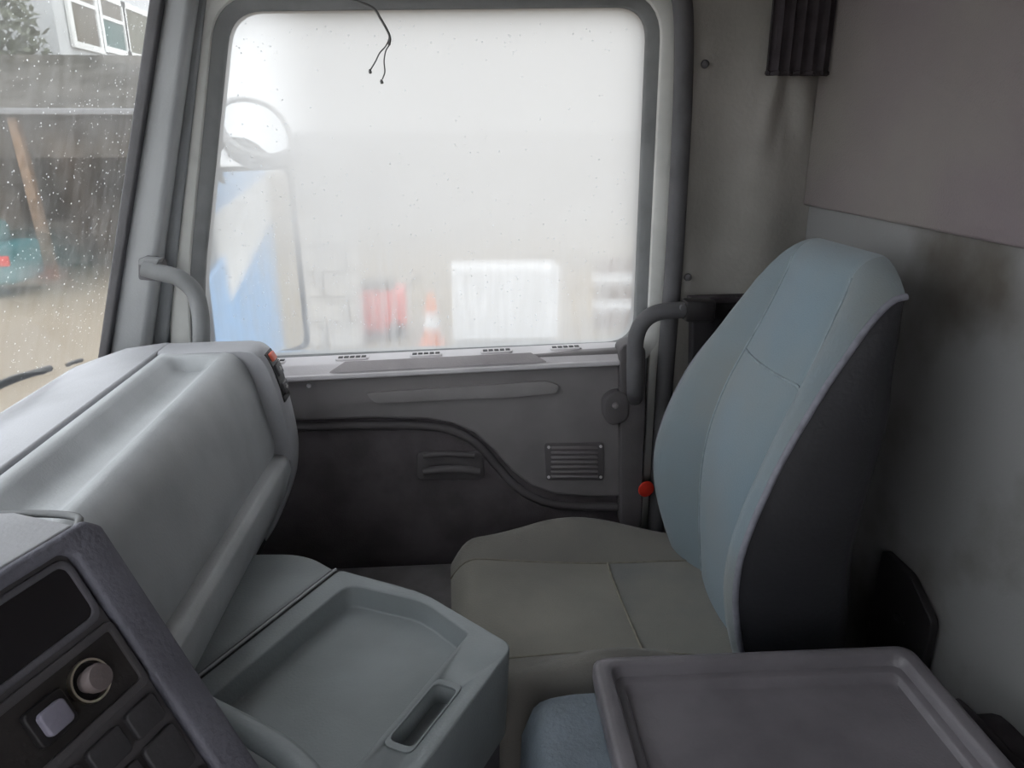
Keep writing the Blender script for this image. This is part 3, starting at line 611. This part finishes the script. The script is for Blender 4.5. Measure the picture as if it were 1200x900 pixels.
def grid_obj(name, rows, ka, kb, m, parent, dp=0.0):
    bm = bmesh.new(); R = [[bm.verts.new(p) for p in r[ka:kb + 1]] for r in rows]
    for i in range(len(R) - 1):
        for j in range(len(R[0]) - 1): bm.faces.new((R[i][j], R[i][j + 1], R[i + 1][j + 1], R[i + 1][j]))
    return finish(name, bm, m, parent, sharp=70)
# black vinyl shell: two sides and the rear
bm = bmesh.new(); shellrows = []
for i, r in enumerate(rowsF):
    z = zs[i] if i < len(zs) else ZTOP; xr = smoothtab(z, XB) + smoothtab(z, THK); out = []
    for side, e in ((0, r[0]), (1, r[-1])):
        s = -1 if side == 0 else 1; seq = []
        X0 = e.x; X1 = max(xr, X0 + 0.001)
        for t in (0.0, 0.12, 0.35, 0.65, 0.88, 0.97, 1.0):
            bulge = 0.012 * math.sin(math.pi * min(1, t * 1.02)) * (1 if i < 35 else max(0, 1 - (i - 34) / 8))
            inn = 0.02 * max(0, (t - 0.8) / 0.2) ** 2 * min(1, (X1 - X0) / 0.05)
            seq.append(V(X0 + (X1 - X0) * t, e.y + s * (bulge - inn), e.z))
        out.append(seq)
    full = out[0] + [out[0][-1].lerp(out[1][-1], k / 6) for k in range(1, 6)] + out[1][::-1]
    shellrows.append([bm.verts.new(p) for p in full])
for i in range(len(shellrows) - 1):
    for j in range(len(shellrows[0]) - 1):
        bm.faces.new((shellrows[i][j], shellrows[i][j + 1], shellrows[i + 1][j + 1], shellrows[i + 1][j]))
bm.faces.new([v for v in shellrows[0]])
back = finish('backrest', bm, M_vinside, seat, sharp=60)
iseam = min(range(len(zs)), key=lambda i: abs(zs[i] - 0.905))
grid_obj('lumbar_panel', rowsF[:iseam + 1], k0, k1, M_fab, back)
grid_obj('head_panel', rowsF[iseam:], k0, k1, M_fab, back)
grid_obj('wing', rowsF, 0, k0, M_fabside, back); grid_obj('wing', rowsF, k1, NU, M_fabside, back)
for k in (k0, k1): tube('seam', [r[k] + V(-0.0010, 0, 0.0) for r in rowsF[0:37:2]], 0.0022, M_seam, back, n=6, smooth=2)
tube('seam', [p + V(-0.0010, 0, 0) for p in rowsF[iseam][k0:k1 + 1:2]], 0.0024, M_seam, back, n=6, smooth=2)
for k, s in ((0, -1), (NU, 1)): tube('piping', [r[k] + V(0, s * 0.001, 0) for r in rowsF[0:43:2]], 0.0048, M_pipe, back, n=8, smooth=2)

# cushion
CX0, CX1 = -0.012, 0.56
def cush_z(x, y):
    t = (x - CX0) / (CX1 - CX0); u = (y - YC) / 0.25; a = abs(u)
    base = 0.487 + 0.006 * math.sin(t * 7 + u * 3) - 0.035 * t
    b = min(1, max(0, (a - 0.5) / 0.35)); b = b * b * (3 - 2 * b)
    base += b * (0.012 + 0.052 * math.exp(-((x - 0.23) / 0.15) ** 2)) - b * 0.012 * max(0, 1 - t * 3)
    ef = max(0, (0.10 - t) / 0.10); base -= 0.045 * ef ** 2.5
    es = max(0, (a - 0.82) / 0.18); base -= 0.075 * es ** 2.4
    return base
NX, NY = 40, 36
def crow(i, j):
    x = CX0 + (CX1 - CX0) * (i / NX) ** 1.15; u = -1 + 2 * j / NY
    rnd = 0.045 * (max(0, abs(u) - 0.7) / 0.3) ** 2.2 * max(0, 1 - i / 7)
    y = YC + 0.25 * u
    return V(x + rnd, y, cush_z(x, y))
G = [[crow(i, j) for j in range(NY + 1)] for i in range(NX + 1)]
# skirt around the cushion
edge = [G[i][0] for i in range(NX, -1, -1)] + [G[0][j] for j in range(1, NY + 1)] + [G[i][NY] for i in range(1, NX + 1)]
bm = bmesh.new(); T = [bm.verts.new(p) for p in edge]; Bm = [bm.verts.new(V(p.x + (0.006 if p.x < 0.1 else 0), YC + (p.y - YC) * 0.98, 0.355)) for p in edge]
for i in range(len(edge) - 1): bm.faces.new((T[i], T[i + 1], Bm[i + 1], Bm[i]))
bm.faces.new(Bm)
cus = finish('cushion', bm, M_cushb, seat, sharp=60)
j0, j1 = 8, NY - 8
isx = min(range(NX + 1), key=lambda i: abs(G[i][18].x - 0.285))
grid_obj('front_panel', G[:isx + 1], j0, j1, M_cush, cus); grid_obj('rear_panel', G[isx:], j0, j1, mat('seat cushion rear fabric blue grey', (0.215, 0.205, 0.183), 0.95, 0.1, 6, bump=0.25, bscale=380, col2=(0.165, 0.165, 0.16), sheen=0.2), cus)
grid_obj('bolster', G, 0, j0, M_cushb, cus); grid_obj('bolster', G, j1, NY, M_cushb, cus)
for j in (j0, j1): tube('seam', [G[i][j] + V(0, 0, 0.0005) for i in range(0, NX + 1, 2)], 0.0019, M_seamol, cus, n=6, smooth=2)
tube('seam', [G[isx][j] + V(0, 0, 0.0005) for j in range(j0, j1 + 1, 2)], 0.0024, M_seamol, cus, n=6, smooth=2)
prism('seat_pan', round_poly([V(0.01, YC - 0.23, 0.315), V(0.54, YC - 0.23, 0.315), V(0.54, YC + 0.23, 0.315), V(0.01, YC + 0.23, 0.315)], 0.03, 4), (0, 0, 0.045), M_black, seat, bevel=0.006)
prism('pedestal', round_poly([V(0.06, YC - 0.20, 0.0), V(0.50, YC - 0.20, 0.0), V(0.50, YC + 0.20, 0.0), V(0.06, YC + 0.20, 0.0)], 0.03, 4), (0, 0, 0.315), M_black, seat, bevel=0.006)
for s in (-1, 1): lathe('recliner_hinge', V(0.49, YC + s * 0.215, 0.43), (0, s, 0), [(-0.02, 0.045), (0.02, 0.045), (0.028, 0.035), (0.029, 0.002)], M_black, seat)

# =================================================================== REAR CORNER: curtain, dark panels
cur = root('curtain', (0.71, 1.46, 1.39), 'dark gathered curtain hanging in the rear corner above the seat', 'curtain')
c0, c1 = at(899, 88, 'y', 1.47), at(962, 92, 'y', 1.47)
n = 40
fr = []; bk = []
for k in range(n + 1):
    t = k / n; y = 1.47 + 0.005 * math.sin(t * 34) + 0.002 * math.sin(t * 71)
    fr.append(V(c0.x + (0.722 - c0.x) * t, y, c0.z)); bk.append(V(c0.x + (0.722 - c0.x) * t, y + 0.008, c0.z))
ringc = fr + bk[::-1]
loft('cloth', [[p + V(0, 0, dz) for p in ringc] for dz in (0, 0.006, 0.2, 0.38)], M_curt, cur, sharp=70)
tube('hem', [p + V(0, 0.002, 0.004) for p in fr[::2]], 0.005, M_curt, cur, n=6, smooth=2)
sb = root('side_board', (0.62, 1.45, 0.0), 'black side panel standing behind the passenger backrest', 'panel')
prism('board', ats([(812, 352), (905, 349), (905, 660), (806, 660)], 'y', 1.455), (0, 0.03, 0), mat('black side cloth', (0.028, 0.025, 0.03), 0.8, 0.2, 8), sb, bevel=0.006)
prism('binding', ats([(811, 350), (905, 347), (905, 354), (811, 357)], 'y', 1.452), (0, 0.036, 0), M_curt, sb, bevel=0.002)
bx_ = root('shade_panel', (0.70, 1.0, 0.0), 'thin dark panel on the rear wall standing in for shade behind the seat', 'shade panel')  # thin black sheet stands in for the shade on the rear wall
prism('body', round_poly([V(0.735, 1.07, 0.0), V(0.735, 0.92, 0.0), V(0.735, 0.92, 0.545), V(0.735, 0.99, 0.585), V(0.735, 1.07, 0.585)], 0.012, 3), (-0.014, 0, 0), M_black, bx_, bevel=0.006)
obox('shade_tab', V(0.7195, 0.99, 0.50), ((1, 0, 0), (0, 1, 0), (0, 0, 1)), (0.003, 0.012, 0.006), M_black, bx_, bevel=0.001)  # small black block added on the shade sheet
bb = root('bunk_base', (0.69, 0.45, 0.0), 'black bunk base edge in the lower right corner', 'bunk')
prism('side', round_poly([V(0.735, 0.80, 0.0), V(0.735, -0.55, 0.0), V(0.735, -0.55, 0.505), V(0.735, 0.80, 0.505)], [0.01, 0.01, 0.02, 0.05], 4), (-0.055, 0, 0), M_curt, bb, bevel=0.008)
tube('edge_roll', [V(0.69, -0.5, 0.505), V(0.69, 0.2, 0.507), V(0.69, 0.75, 0.505), V(0.69, 0.785, 0.49)], 0.007, M_curt, bb, n=10)

# =================================================================== HANGING WIRE
wr_ = root('hanging_wire', at(440, 2, 'y', 1.50), 'thin loose wire with two bare ends hanging over the window', 'wire')
wpts = lambda L_: ats(L_, 'y', 1.49)
tube('cable', wpts([(395, -6), (420, 2), (438, 10), (446, 22), (453, 34), (457, 44), (456, 53)]), 0.0022, M_wire, wr_, n=8)
tube('strand', wpts([(453, 34), (456, 44), (452, 54), (445, 62), (440, 72), (434, 82)]), 0.0013, M_wire, wr_, n=6)
tube('strand', wpts([(456, 53), (452, 60), (450, 72), (451, 84), (448, 93)]), 0.0013, M_wire, wr_, n=6)
for p in ((433.5, 83), (447, 95)): lathe('terminal', at(*p, 'y', 1.49), (0.25, 0, -1), [(-0.003, 0.001), (0, 0.0028), (0.004, 0.003), (0.005, 0.001)], M_wire, wr_, n=8)

# =================================================================== OUTSIDE, ON THE TRUCK
wp = root('windscreen_wiper', at(20, 462, 'x', -0.73), 'black wiper blade resting on the outside of the windscreen', 'wiper')
def wsp(px, py, off=0.02):
    d = FW + RT * ((px - 600) / F_PX) - UP * ((py - 450) / F_PX)
    nn = V(1, 0, -0.30); p0 = V(wx(0.84), 0, 0.84)
    return EYE + d * ((p0 - EYE).dot(nn) / d.dot(nn)) - WN * off
tube('arm', [wsp(72, 435), wsp(35, 447), wsp(0, 463), wsp(-60, 490)], 0.006, M_black, wp, n=8)
tube('blade', [wsp(60, 438, 0.012), wsp(30, 443, 0.012), wsp(0, 455, 0.012), wsp(-60, 478, 0.012)], 0.004, M_black, wp, n=8)
tube('tip', [wsp(108, 425), wsp(98, 428), wsp(92, 431)], 0.004, M_black, wp, n=8)

def mirror(name, pts, Yc, label, tilt, depth=0.06):
    r = root(name, sum(pts, Vector()) / len(pts), label, 'mirror', 'outside mirrors'); return r
mc = at(298, 312, 'y', 1.86)
mn = V(0.762, -0.648, 0).normalized(); mu = V(0.648, 0.762, 0).normalized()
mm_ = root('door_mirror', mc, 'large outside mirror reflecting the blue truck side, seen through the misted window', 'mirror', 'outside mirrors')
def mrect(hw, hh, r, off, k=5): return round_poly([mc - mu * hw - V(0, 0, hh) + mn * off, mc + mu * hw - V(0, 0, hh) + mn * off, mc + mu * hw * 0.94 + V(0, 0, hh) + mn * off, mc - mu * hw * 0.98 + V(0, 0, hh) + mn * off], r, k)
loft('housing', [mrect(0.10, 0.19, 0.05, -0.08), mrect(0.135, 0.225, 0.04, -0.05), mrect(0.143, 0.233, 0.035, 0.0), mrect(0.143, 0.233, 0.035, 0.010), mrect(0.132, 0.222, 0.03, 0.010), mrect(0.132, 0.222, 0.03, 0.002)], M_sealdk, mm_, sharp=50)
prism('mirror_glass', mrect(0.133, 0.223, 0.03, 0.003), mn * 0.002, M_mirror, mm_)
tube('arm', [mc - mn * 0.05 + V(0, 0, 0.10), mc - mn * 0.09 + V(-0.02, -0.1, 0.12), V(-0.60, 1.66, mc.z + 0.12)], 0.014, M_sealdk, mm_, n=10)
tube('arm', [mc - mn * 0.05 + V(0, 0, -0.14), mc - mn * 0.09 + V(-0.02, -0.1, -0.16), V(-0.63, 1.66, mc.z - 0.16)], 0.014, M_sealdk, mm_, n=10)
m2 = at(300, 150, 'y', 1.84)
km = root('kerb_mirror', m2, 'small rounded white outside mirror above the large one', 'mirror', 'outside mirrors')
kn = V(0.46, -0.66, 0.75).normalized(); ku = V(0.83, 0.56, 0).normalized(); kv = kn.cross(ku) * (1 if kn.cross(ku).z > 0 else -1)
def m2r(s, off): return [m2 + ku * (math.cos(a) * 0.080 * s) + kv * (math.copysign(abs(math.sin(a)) ** 0.8, math.sin(a)) * 0.090 * s) + kn * off for a in [2 * math.pi * k / 28 for k in range(28)]]
loft('housing', [m2r(0.5, -0.07), m2r(0.85, -0.05), m2r(1.0, -0.015), m2r(1.0, 0.006), m2r(0.9, 0.008), m2r(0.9, 0.002)], M_white, km, sharp=60)
loft('mirror_glass', [m2r(0.9, 0.003), m2r(0.6, 0.010), m2r(0.3, 0.0135), m2r(0.05, 0.015)], M_mirror, km, sharp=80)
tube('arm', [m2 - mn * 0.05, m2 + V(-0.08, -0.06, -0.06), mc - mn * 0.05 + V(0, 0, 0.12)], 0.010, M_sealdk, km, n=8)
# outside skin of the truck
sk = root('truck_body', (0.9, 1.66, 0.0), 'pale blue outside skin of the truck, seen in the door mirror', 'truck body')
box('rear_body', (0.86, 1.30, -0.9), (5.0, 1.60, 2.6), M_blue, sk, bevel=0.02)
box('white_stripe', (0.87, 1.597, 0.55), (4.9, 1.606, 0.95), M_white, sk)
box('door_skin', (-0.72, 1.625, -0.9), (0.84, 1.645, 0.80), M_blue, sk, bevel=0.006)

# =================================================================== THE YARD
GZ = -1.15
M_yard = mat('wet tan gravel yard', (0.28, 0.235, 0.18), 0.85, 0.2, 0.35, bump=0.3, bscale=6, spec=0.1, col2=(0.20, 0.168, 0.13), lo=0.35, hi=0.7)
M_shedroof = mat('weathered shed roof sheet', (0.105, 0.097, 0.086), 0.9, 0.2, 1.5, bump=0.2, bscale=12, spec=0.1)
M_shedwall = mat('weathered dark planks', (0.12, 0.105, 0.09), 0.9, 0.25, 2.5, bump=0.2, bscale=14)
M_shedin = mat('shed back boards', (0.16, 0.145, 0.125), 0.9, 0.3, 1.2)
M_post = mat('reddish timber post', (0.30, 0.19, 0.12), 0.8, 0.2, 6)
M_plast = mat('white house plaster', (0.58, 0.59, 0.60), 0.8, 0.08, 1.5)
M_wframe = mat('white window frame paint', (0.80, 0.80, 0.78), 0.5, 0.05, 5, bump=0)
M_pbrown = mat('brown curtain pane', (0.15, 0.125, 0.095), 0.6, 0.1, 3, bump=0, spec=0.08)
M_pteal = mat('teal pane', (0.07, 0.14, 0.13), 0.6, 0.1, 3, bump=0, spec=0.08)
M_polive = mat('olive pane', (0.16, 0.155, 0.115), 0.6, 0.1, 3, bump=0, spec=0.08)
M_tin = mat('grey roof tin', (0.28, 0.28, 0.29), 0.6, 0.1, 3)
M_leaf = mat('grey green leaves', (0.16, 0.17, 0.12), 0.7, 0.3, 3, bump=0)
M_bark = mat('bark', (0.15, 0.12, 0.10), 0.9, 0.2, 8)
M_teal = mat('teal van paint', (0.06, 0.17, 0.18), 0.4, 0.1, 4, bump=0)
M_tyre = mat('tyre rubber', (0.03, 0.03, 0.03), 0.8, 0.1, 9)
M_orange = mat('orange plastic', (0.80, 0.22, 0.06), 0.5, 0.05, 9, bump=0)
M_block = mat('pale concrete block', (0.55, 0.52, 0.48), 0.85, 0.12, 4)
M_win = mat('vehicle window dark', (0.03, 0.035, 0.04), 0.15, 0, bump=0)

tag(box('ground', (-60, -30, GZ - 0.2), (60, 70, GZ), M_yard), 'wet tan gravel yard outside the truck', kind='structure')

# open-fronted shed across the yard
YS = 14.0
sh = root('open_shed', (-9, YS + 2, GZ), 'long dark open-fronted shed with weathered lean-to roof', 'shed')
zr = at(80, 130, 'y', YS).z
box('back_wall', (-18, YS + 3.6, GZ), (-5.2, YS + 3.8, zr + 1.2), M_shedin, sh)
box('side_wall', (-5.4, YS + 0.1, GZ), (-5.2, YS + 3.6, zr + 0.1), M_shedwall, sh)
zt = at(80, 68, 'y', YS + 4.2).z
prism('roof', [V(-18, YS - 0.3, zr), V(-5.0, YS - 0.3, zr), V(-5.0, YS + 4.2, zt), V(-18, YS + 4.2, zt)], (0, 0, -0.10), M_shedroof, sh)
box('gutter', (-18, YS - 0.42, zr - 0.07), (-5.0, YS - 0.28, zr + 0.03), M_tin, sh, bevel=0.02)
box('lintel', (-18, YS - 0.1, zr - 0.75), (-5.2, YS + 0.05, zr - 0.12), M_shedwall, sh)
for px in (47, -60):
    x = at(px, 240, 'y', YS - 0.15).x
    prism('post', [V(x - 0.07 - 0.0, YS - 0.25, GZ), V(x + 0.09, YS - 0.25, GZ), V(x + 0.05 - 0.12, YS - 0.25, zr - 0.1), V(x - 0.10 - 0.12, YS - 0.25, zr - 0.1)], (0, 0.16, 0), M_post, sh, bevel=0.01)
for k, (px, wd, ht) in enumerate(((80, 0.8, 0.9), (138, 0.6, 1.3), (10, 1.0, 1.5))):
    x = at(px, 260, 'y', YS + 1.8).x
    lab = ('low dark crate inside the shed', 'taller dark crate at the shed corner', 'big dark crate behind the teal van')[k]
    cr_ = root('crate', (x, YS + 1.8, GZ), lab, 'crate', 'crates in the shed')
    box('body', (x - wd / 2, YS + 1.4, GZ), (x + wd / 2, YS + 2.2, GZ + ht), M_shedwall, cr_, bevel=0.02)
    for q in (0.12, 0.5, 0.88): box('slat', (x - wd / 2 - 0.02, YS + 1.37, GZ + ht * q - 0.06), (x + wd / 2 + 0.02, YS + 1.41, GZ + ht * q + 0.06), M_shedin, cr_)

# white house behind the shed, its window wall facing the truck
XH = -9.7
ho = root('white_house', (XH - 3, 22, GZ), 'white plastered house with a row of windows above the shed roof', 'house')
yh = [at(px, 30, 'x', XH).y for px in (72, 175)]
box('wall', (XH - 6, yh[0] - 0.3, GZ), (XH, yh[1] + 6, 8.5), M_plast, ho)
prism('roof', [V(XH + 0.4, yh[0] - 1.2, 8.4), V(XH + 0.4, yh[1] + 6.4, 8.4), V(XH - 3, yh[1] + 6.4, 10.6), V(XH - 3, yh[0] - 1.2, 10.6)], (0, 0, 0.12), M_tin, ho)
def hw(pa, pb, tiles, mats_):
    ya = at(pa[0], pa[1], 'x', XH).y; yb = at(pb[0], pb[1], 'x', XH).y
    z1 = at((pa[0] + pb[0]) / 2, pa[2], 'x', XH).z; z0 = at((pa[0] + pb[0]) / 2, pb[2], 'x', XH).z
    wf = ring_plate('window_frame', [V(XH + 0.02, ya, z0), V(XH + 0.02, yb, z0), V(XH + 0.02, yb, z1), V(XH + 0.02, ya, z1)], [V(XH + 0.02, ya - 0.22, z0 - 0.16), V(XH + 0.02, yb + 0.22, z0 - 0.16), V(XH + 0.02, yb + 0.22, z1 + 0.16), V(XH + 0.02, ya - 0.22, z1 + 0.16)], (0.08, 0, 0), M_wframe, ho)
    zz = [z0] + [z0 + (z1 - z0) * t for t in tiles] + [z1]
    for k, m_ in enumerate(mats_):
        box('pane', (XH + 0.03, ya, zz[k] + (0.05 if k else 0)), (XH + 0.05, yb, zz[k + 1] - (0.05 if k + 1 < len(zz) - 1 else 0)), m_, wf)
    for t in tiles: box('glazing_bar', (XH + 0.03, ya, z0 + (z1 - z0) * t - 0.05), (XH + 0.09, yb, z0 + (z1 - z0) * t + 0.05), M_wframe, wf)
hw((79, 5, -12), (107, 5, 50), [0.74], [M_pbrown, M_pbrown])
hw((114, 5, 3), (139, 5, 55), [0.62], [M_pteal, M_pbrown])
hw((141, 5, 14), (168, 5, 62), [], [M_polive])

# tree left of the house
def tree(name, base, h, cr, n, label, seed):
    R_ = random.Random(seed); t = root(name, base, label, 'tree', 'yard trees'); b = Vector(base)
    tube('trunk', [b, b + V(0.1, 0, h * 0.4), b + V(-0.1, 0.1, h * 0.8)], 0.16, M_bark, t, n=8)
    for k in range(5):
        a = k * 1.3; s = b + V(0, 0, h * (0.45 + 0.07 * k)); tube('branch', [s, s + V(math.cos(a) * cr * 0.4, math.sin(a) * 0.3, 0.5), s + V(math.cos(a) * cr * 0.8, math.sin(a) * 0.6, 1.1)], 0.05, M_bark, t, n=6, smooth=3)
    bm = bmesh.new()
    for _ in range(n):
        while True:
            q = V(R_.uniform(-1, 1), R_.uniform(-1, 1), R_.uniform(-1, 1))
            if q.length < 1: break
        c = b + V(0, 0, h * 0.85) + V(q.x * cr, q.y * 0.9, q.z * cr * 0.9)
        a = V(R_.gauss(0, 1), R_.gauss(0, 1), R_.gauss(0, 1)).normalized(); d = a.orthogonal().normalized(); s = R_.uniform(0.07, 0.16)
        bm.faces.new([bm.verts.new(c + a * s), bm.verts.new(c + d * s * 0.6), bm.verts.new(c - a * s), bm.verts.new(c - d * s * 0.6)])
    o = finish('foliage', bm, M_leaf, t); o['kind'] = 'stuff'
tb = at(15, 40, 'y', 19.2)
tree('leafy_tree', (tb.x - 1.5, 19.2, GZ), (tb.z - GZ) / 0.85, 2.2, 2400, 'sparse leafy tree standing left of the white house', 3)

# teal van at the left edge
tv = root('parked_van', (0, 0, 0), 'teal parked van with white and red stripe at the left edge', 'van')
vx = at(4, 270, 'y', 12.2).x
tv.location = (vx - 1.4, 12.7, GZ)
def vbox(nm, x0, x1, y0, y1, z0, z1, m_, p, bv=0.03): return box(nm, (vx + x0, 12.2 + y0, GZ + z0), (vx + x1, 12.2 + y1, GZ + z1), m_, p, bevel=bv)
vbox('body', -3.0, 0, 0, 1.0, 0.2, 0.82, M_teal, tv, 0.08)
vbox('cabin', -2.4, -0.35, 0.1, 0.9, 0.78, 1.15, M_teal, tv, 0.12)
vbox('side_window', -2.1, -0.6, 0.06, 0.12, 0.84, 1.08, M_win, tv, 0.01)
vbox('white_stripe', -2.9, -0.32, -0.012, 0.02, 0.50, 0.66, M_white, tv, 0)
vbox('red_lamp', -0.30, -0.02, -0.02, 0.05, 0.50, 0.66, M_red, tv, 0.01)
for q in (-2.4, -0.6): lathe('wheel', V(vx + q, 12.22, GZ + 0.28), (0, 1, 0), [(-0.06, 0.12), (-0.05, 0.26), (0.0, 0.28), (0.14, 0.28), (0.16, 0.2)], M_tyre, tv, n=18)

# behind the passenger window: white trailer, red car, cone, fence, wall, long grey hall
def gy(px, py): return at(px, py, 'z', GZ)
YT = 8.3
a, b = at(531, 398, 'y', YT), at(655, 312, 'y', YT)
wt = root('white_trailer', ((a.x + b.x) / 2, YT + 0.8, GZ), 'small white box trailer standing in the yard beyond the misted window', 'trailer')
box('box_body', (a.x, YT, a.z), (b.x, YT + 0.55, b.z), M_white, wt, bevel=0.02)
box('chassis', (a.x + 0.05, YT + 0.08, GZ + 0.06), (b.x - 0.05, YT + 0.5, max(a.z, GZ + 0.12)), M_black, wt)
for q in (0.35, 0.65): lathe('wheel', V(a.x + (b.x - a.x) * q, YT + 0.12, GZ + 0.12), (0, 1, 0), [(-0.04, 0.05), (-0.03, 0.11), (0.0, 0.12), (0.06, 0.12), (0.08, 0.08)], M_tyre, wt, n=18)
YR = 9.3
a, b = at(402, 378, 'y', YR), at(474, 340, 'y', YR)
rc = root('red_cart', ((a.x + b.x) / 2, YR + 0.3, GZ), 'small red cart blurred behind the misted window', 'cart')
box('body', (a.x, YR, GZ + 0.10), (b.x, YR + 0.6, b.z), M_red, rc, bevel=0.05)
box('load', (a.x + 0.10, YR + 0.08, b.z), (b.x - 0.12, YR + 0.52, b.z + 0.10), M_shedwall, rc, bevel=0.04)
for q in (0.14, 0.86): lathe('wheel', V(a.x + (b.x - a.x) * q, YR + 0.04, GZ + 0.12), (0, 1, 0), [(-0.05, 0.06), (-0.04, 0.11), (0.02, 0.12), (0.05, 0.08)], M_tyre, rc, n=16)
tube('handle', [V(b.x - 0.03, YR + 0.3, b.z - 0.08), V(b.x + 0.12, YR + 0.3, b.z + 0.10), V(b.x + 0.2, YR + 0.3, b.z + 0.14)], 0.015, M_black, rc, n=8)
c = gy(507, 402)
cn = root('traffic_cone', c, 'orange and white traffic cone beside the white trailer', 'cone')
c = Vector(c)
obox('base', c + V(0, 0, 0.02), ((1, 0, 0), (0, 1, 0), (0, 0, 1)), (0.15, 0.15, 0.02), M_orange, cn, bevel=0.01)
lathe('cone', c, (0, 0, 1), [(0.04, 0.115), (0.22, 0.095), (0.22, 0.094)], M_orange, cn); lathe('band', c, (0, 0, 1), [(0.22, 0.095), (0.42, 0.07)], M_white, cn); lathe('tip', c, (0, 0, 1), [(0.42, 0.07), (0.62, 0.04), (0.64, 0.025)], M_orange, cn)
YF = 9.6
fe = root('plank_fence', (at(720, 330, 'y', YF).x, YF, GZ), 'dark fence with two white planks right of the white trailer', 'fence')
for py in (324, 355):
    a, b = at(694, py + 6, 'y', YF), at(800, py - 6, 'y', YF); box('white_plank', (a.x, YF, a.z), (b.x, YF + 0.04, b.z), M_white, fe)
a, b = at(694, 400, 'y', YF), at(800, 300, 'y', YF)
nb = 12
for k in range(nb):
    x0 = a.x + (b.x - a.x) * k / nb; box('board', (x0 + 0.01, YF + 0.05, GZ), (x0 + (b.x - a.x) / nb - 0.01, YF + 0.08, b.z), mat('red brown boards', (0.20, 0.13, 0.11), 0.9, 0.2, 4), fe)
YW = 8.9
bw = root('block_wall', (at(385, 330, 'y', YW).x, YW, GZ), 'pale concrete block wall behind the large mirror', 'wall')
a, b = at(330, 410, 'y', YW), at(418, 274, 'y', YW)
zrow = GZ; kk = 0
while zrow < b.z - 0.1:
    xx = a.x - (0.28 if kk % 2 else 0)
    while xx < b.x - 0.05:
        x1 = min(xx + 0.55, b.x); x0 = max(xx, a.x)
        if x1 - x0 > 0.08: box('block', (x0 + 0.008, YW, zrow + 0.008), (x1 - 0.008, YW + 0.25, zrow + 0.292), M_block, bw, bevel=0.012, seg=1)
        xx += 0.56
    zrow += 0.30; kk += 1
gh_ = root('grey_hall', (6, 34, GZ), 'long low grey hall far across the yard', 'hall')
box('wall', (-8, 32, GZ), (26, 40, 0.5), mat('hall wall grey', (0.62, 0.60, 0.59), 0.8, 0.1, 0.6), gh_)
prism('roof', [V(-8.5, 31.5, 0.45), V(26.5, 31.5, 0.45), V(26.5, 36, 1.3), V(-8.5, 36, 1.3)], (0, 0, 0.15), M_tin, gh_)
for k in range(7): box('hall_door', (-5 + k * 4.4, 31.93, GZ), (-2.4 + k * 4.4, 32.02, 0.1), M_shedwall, gh_)
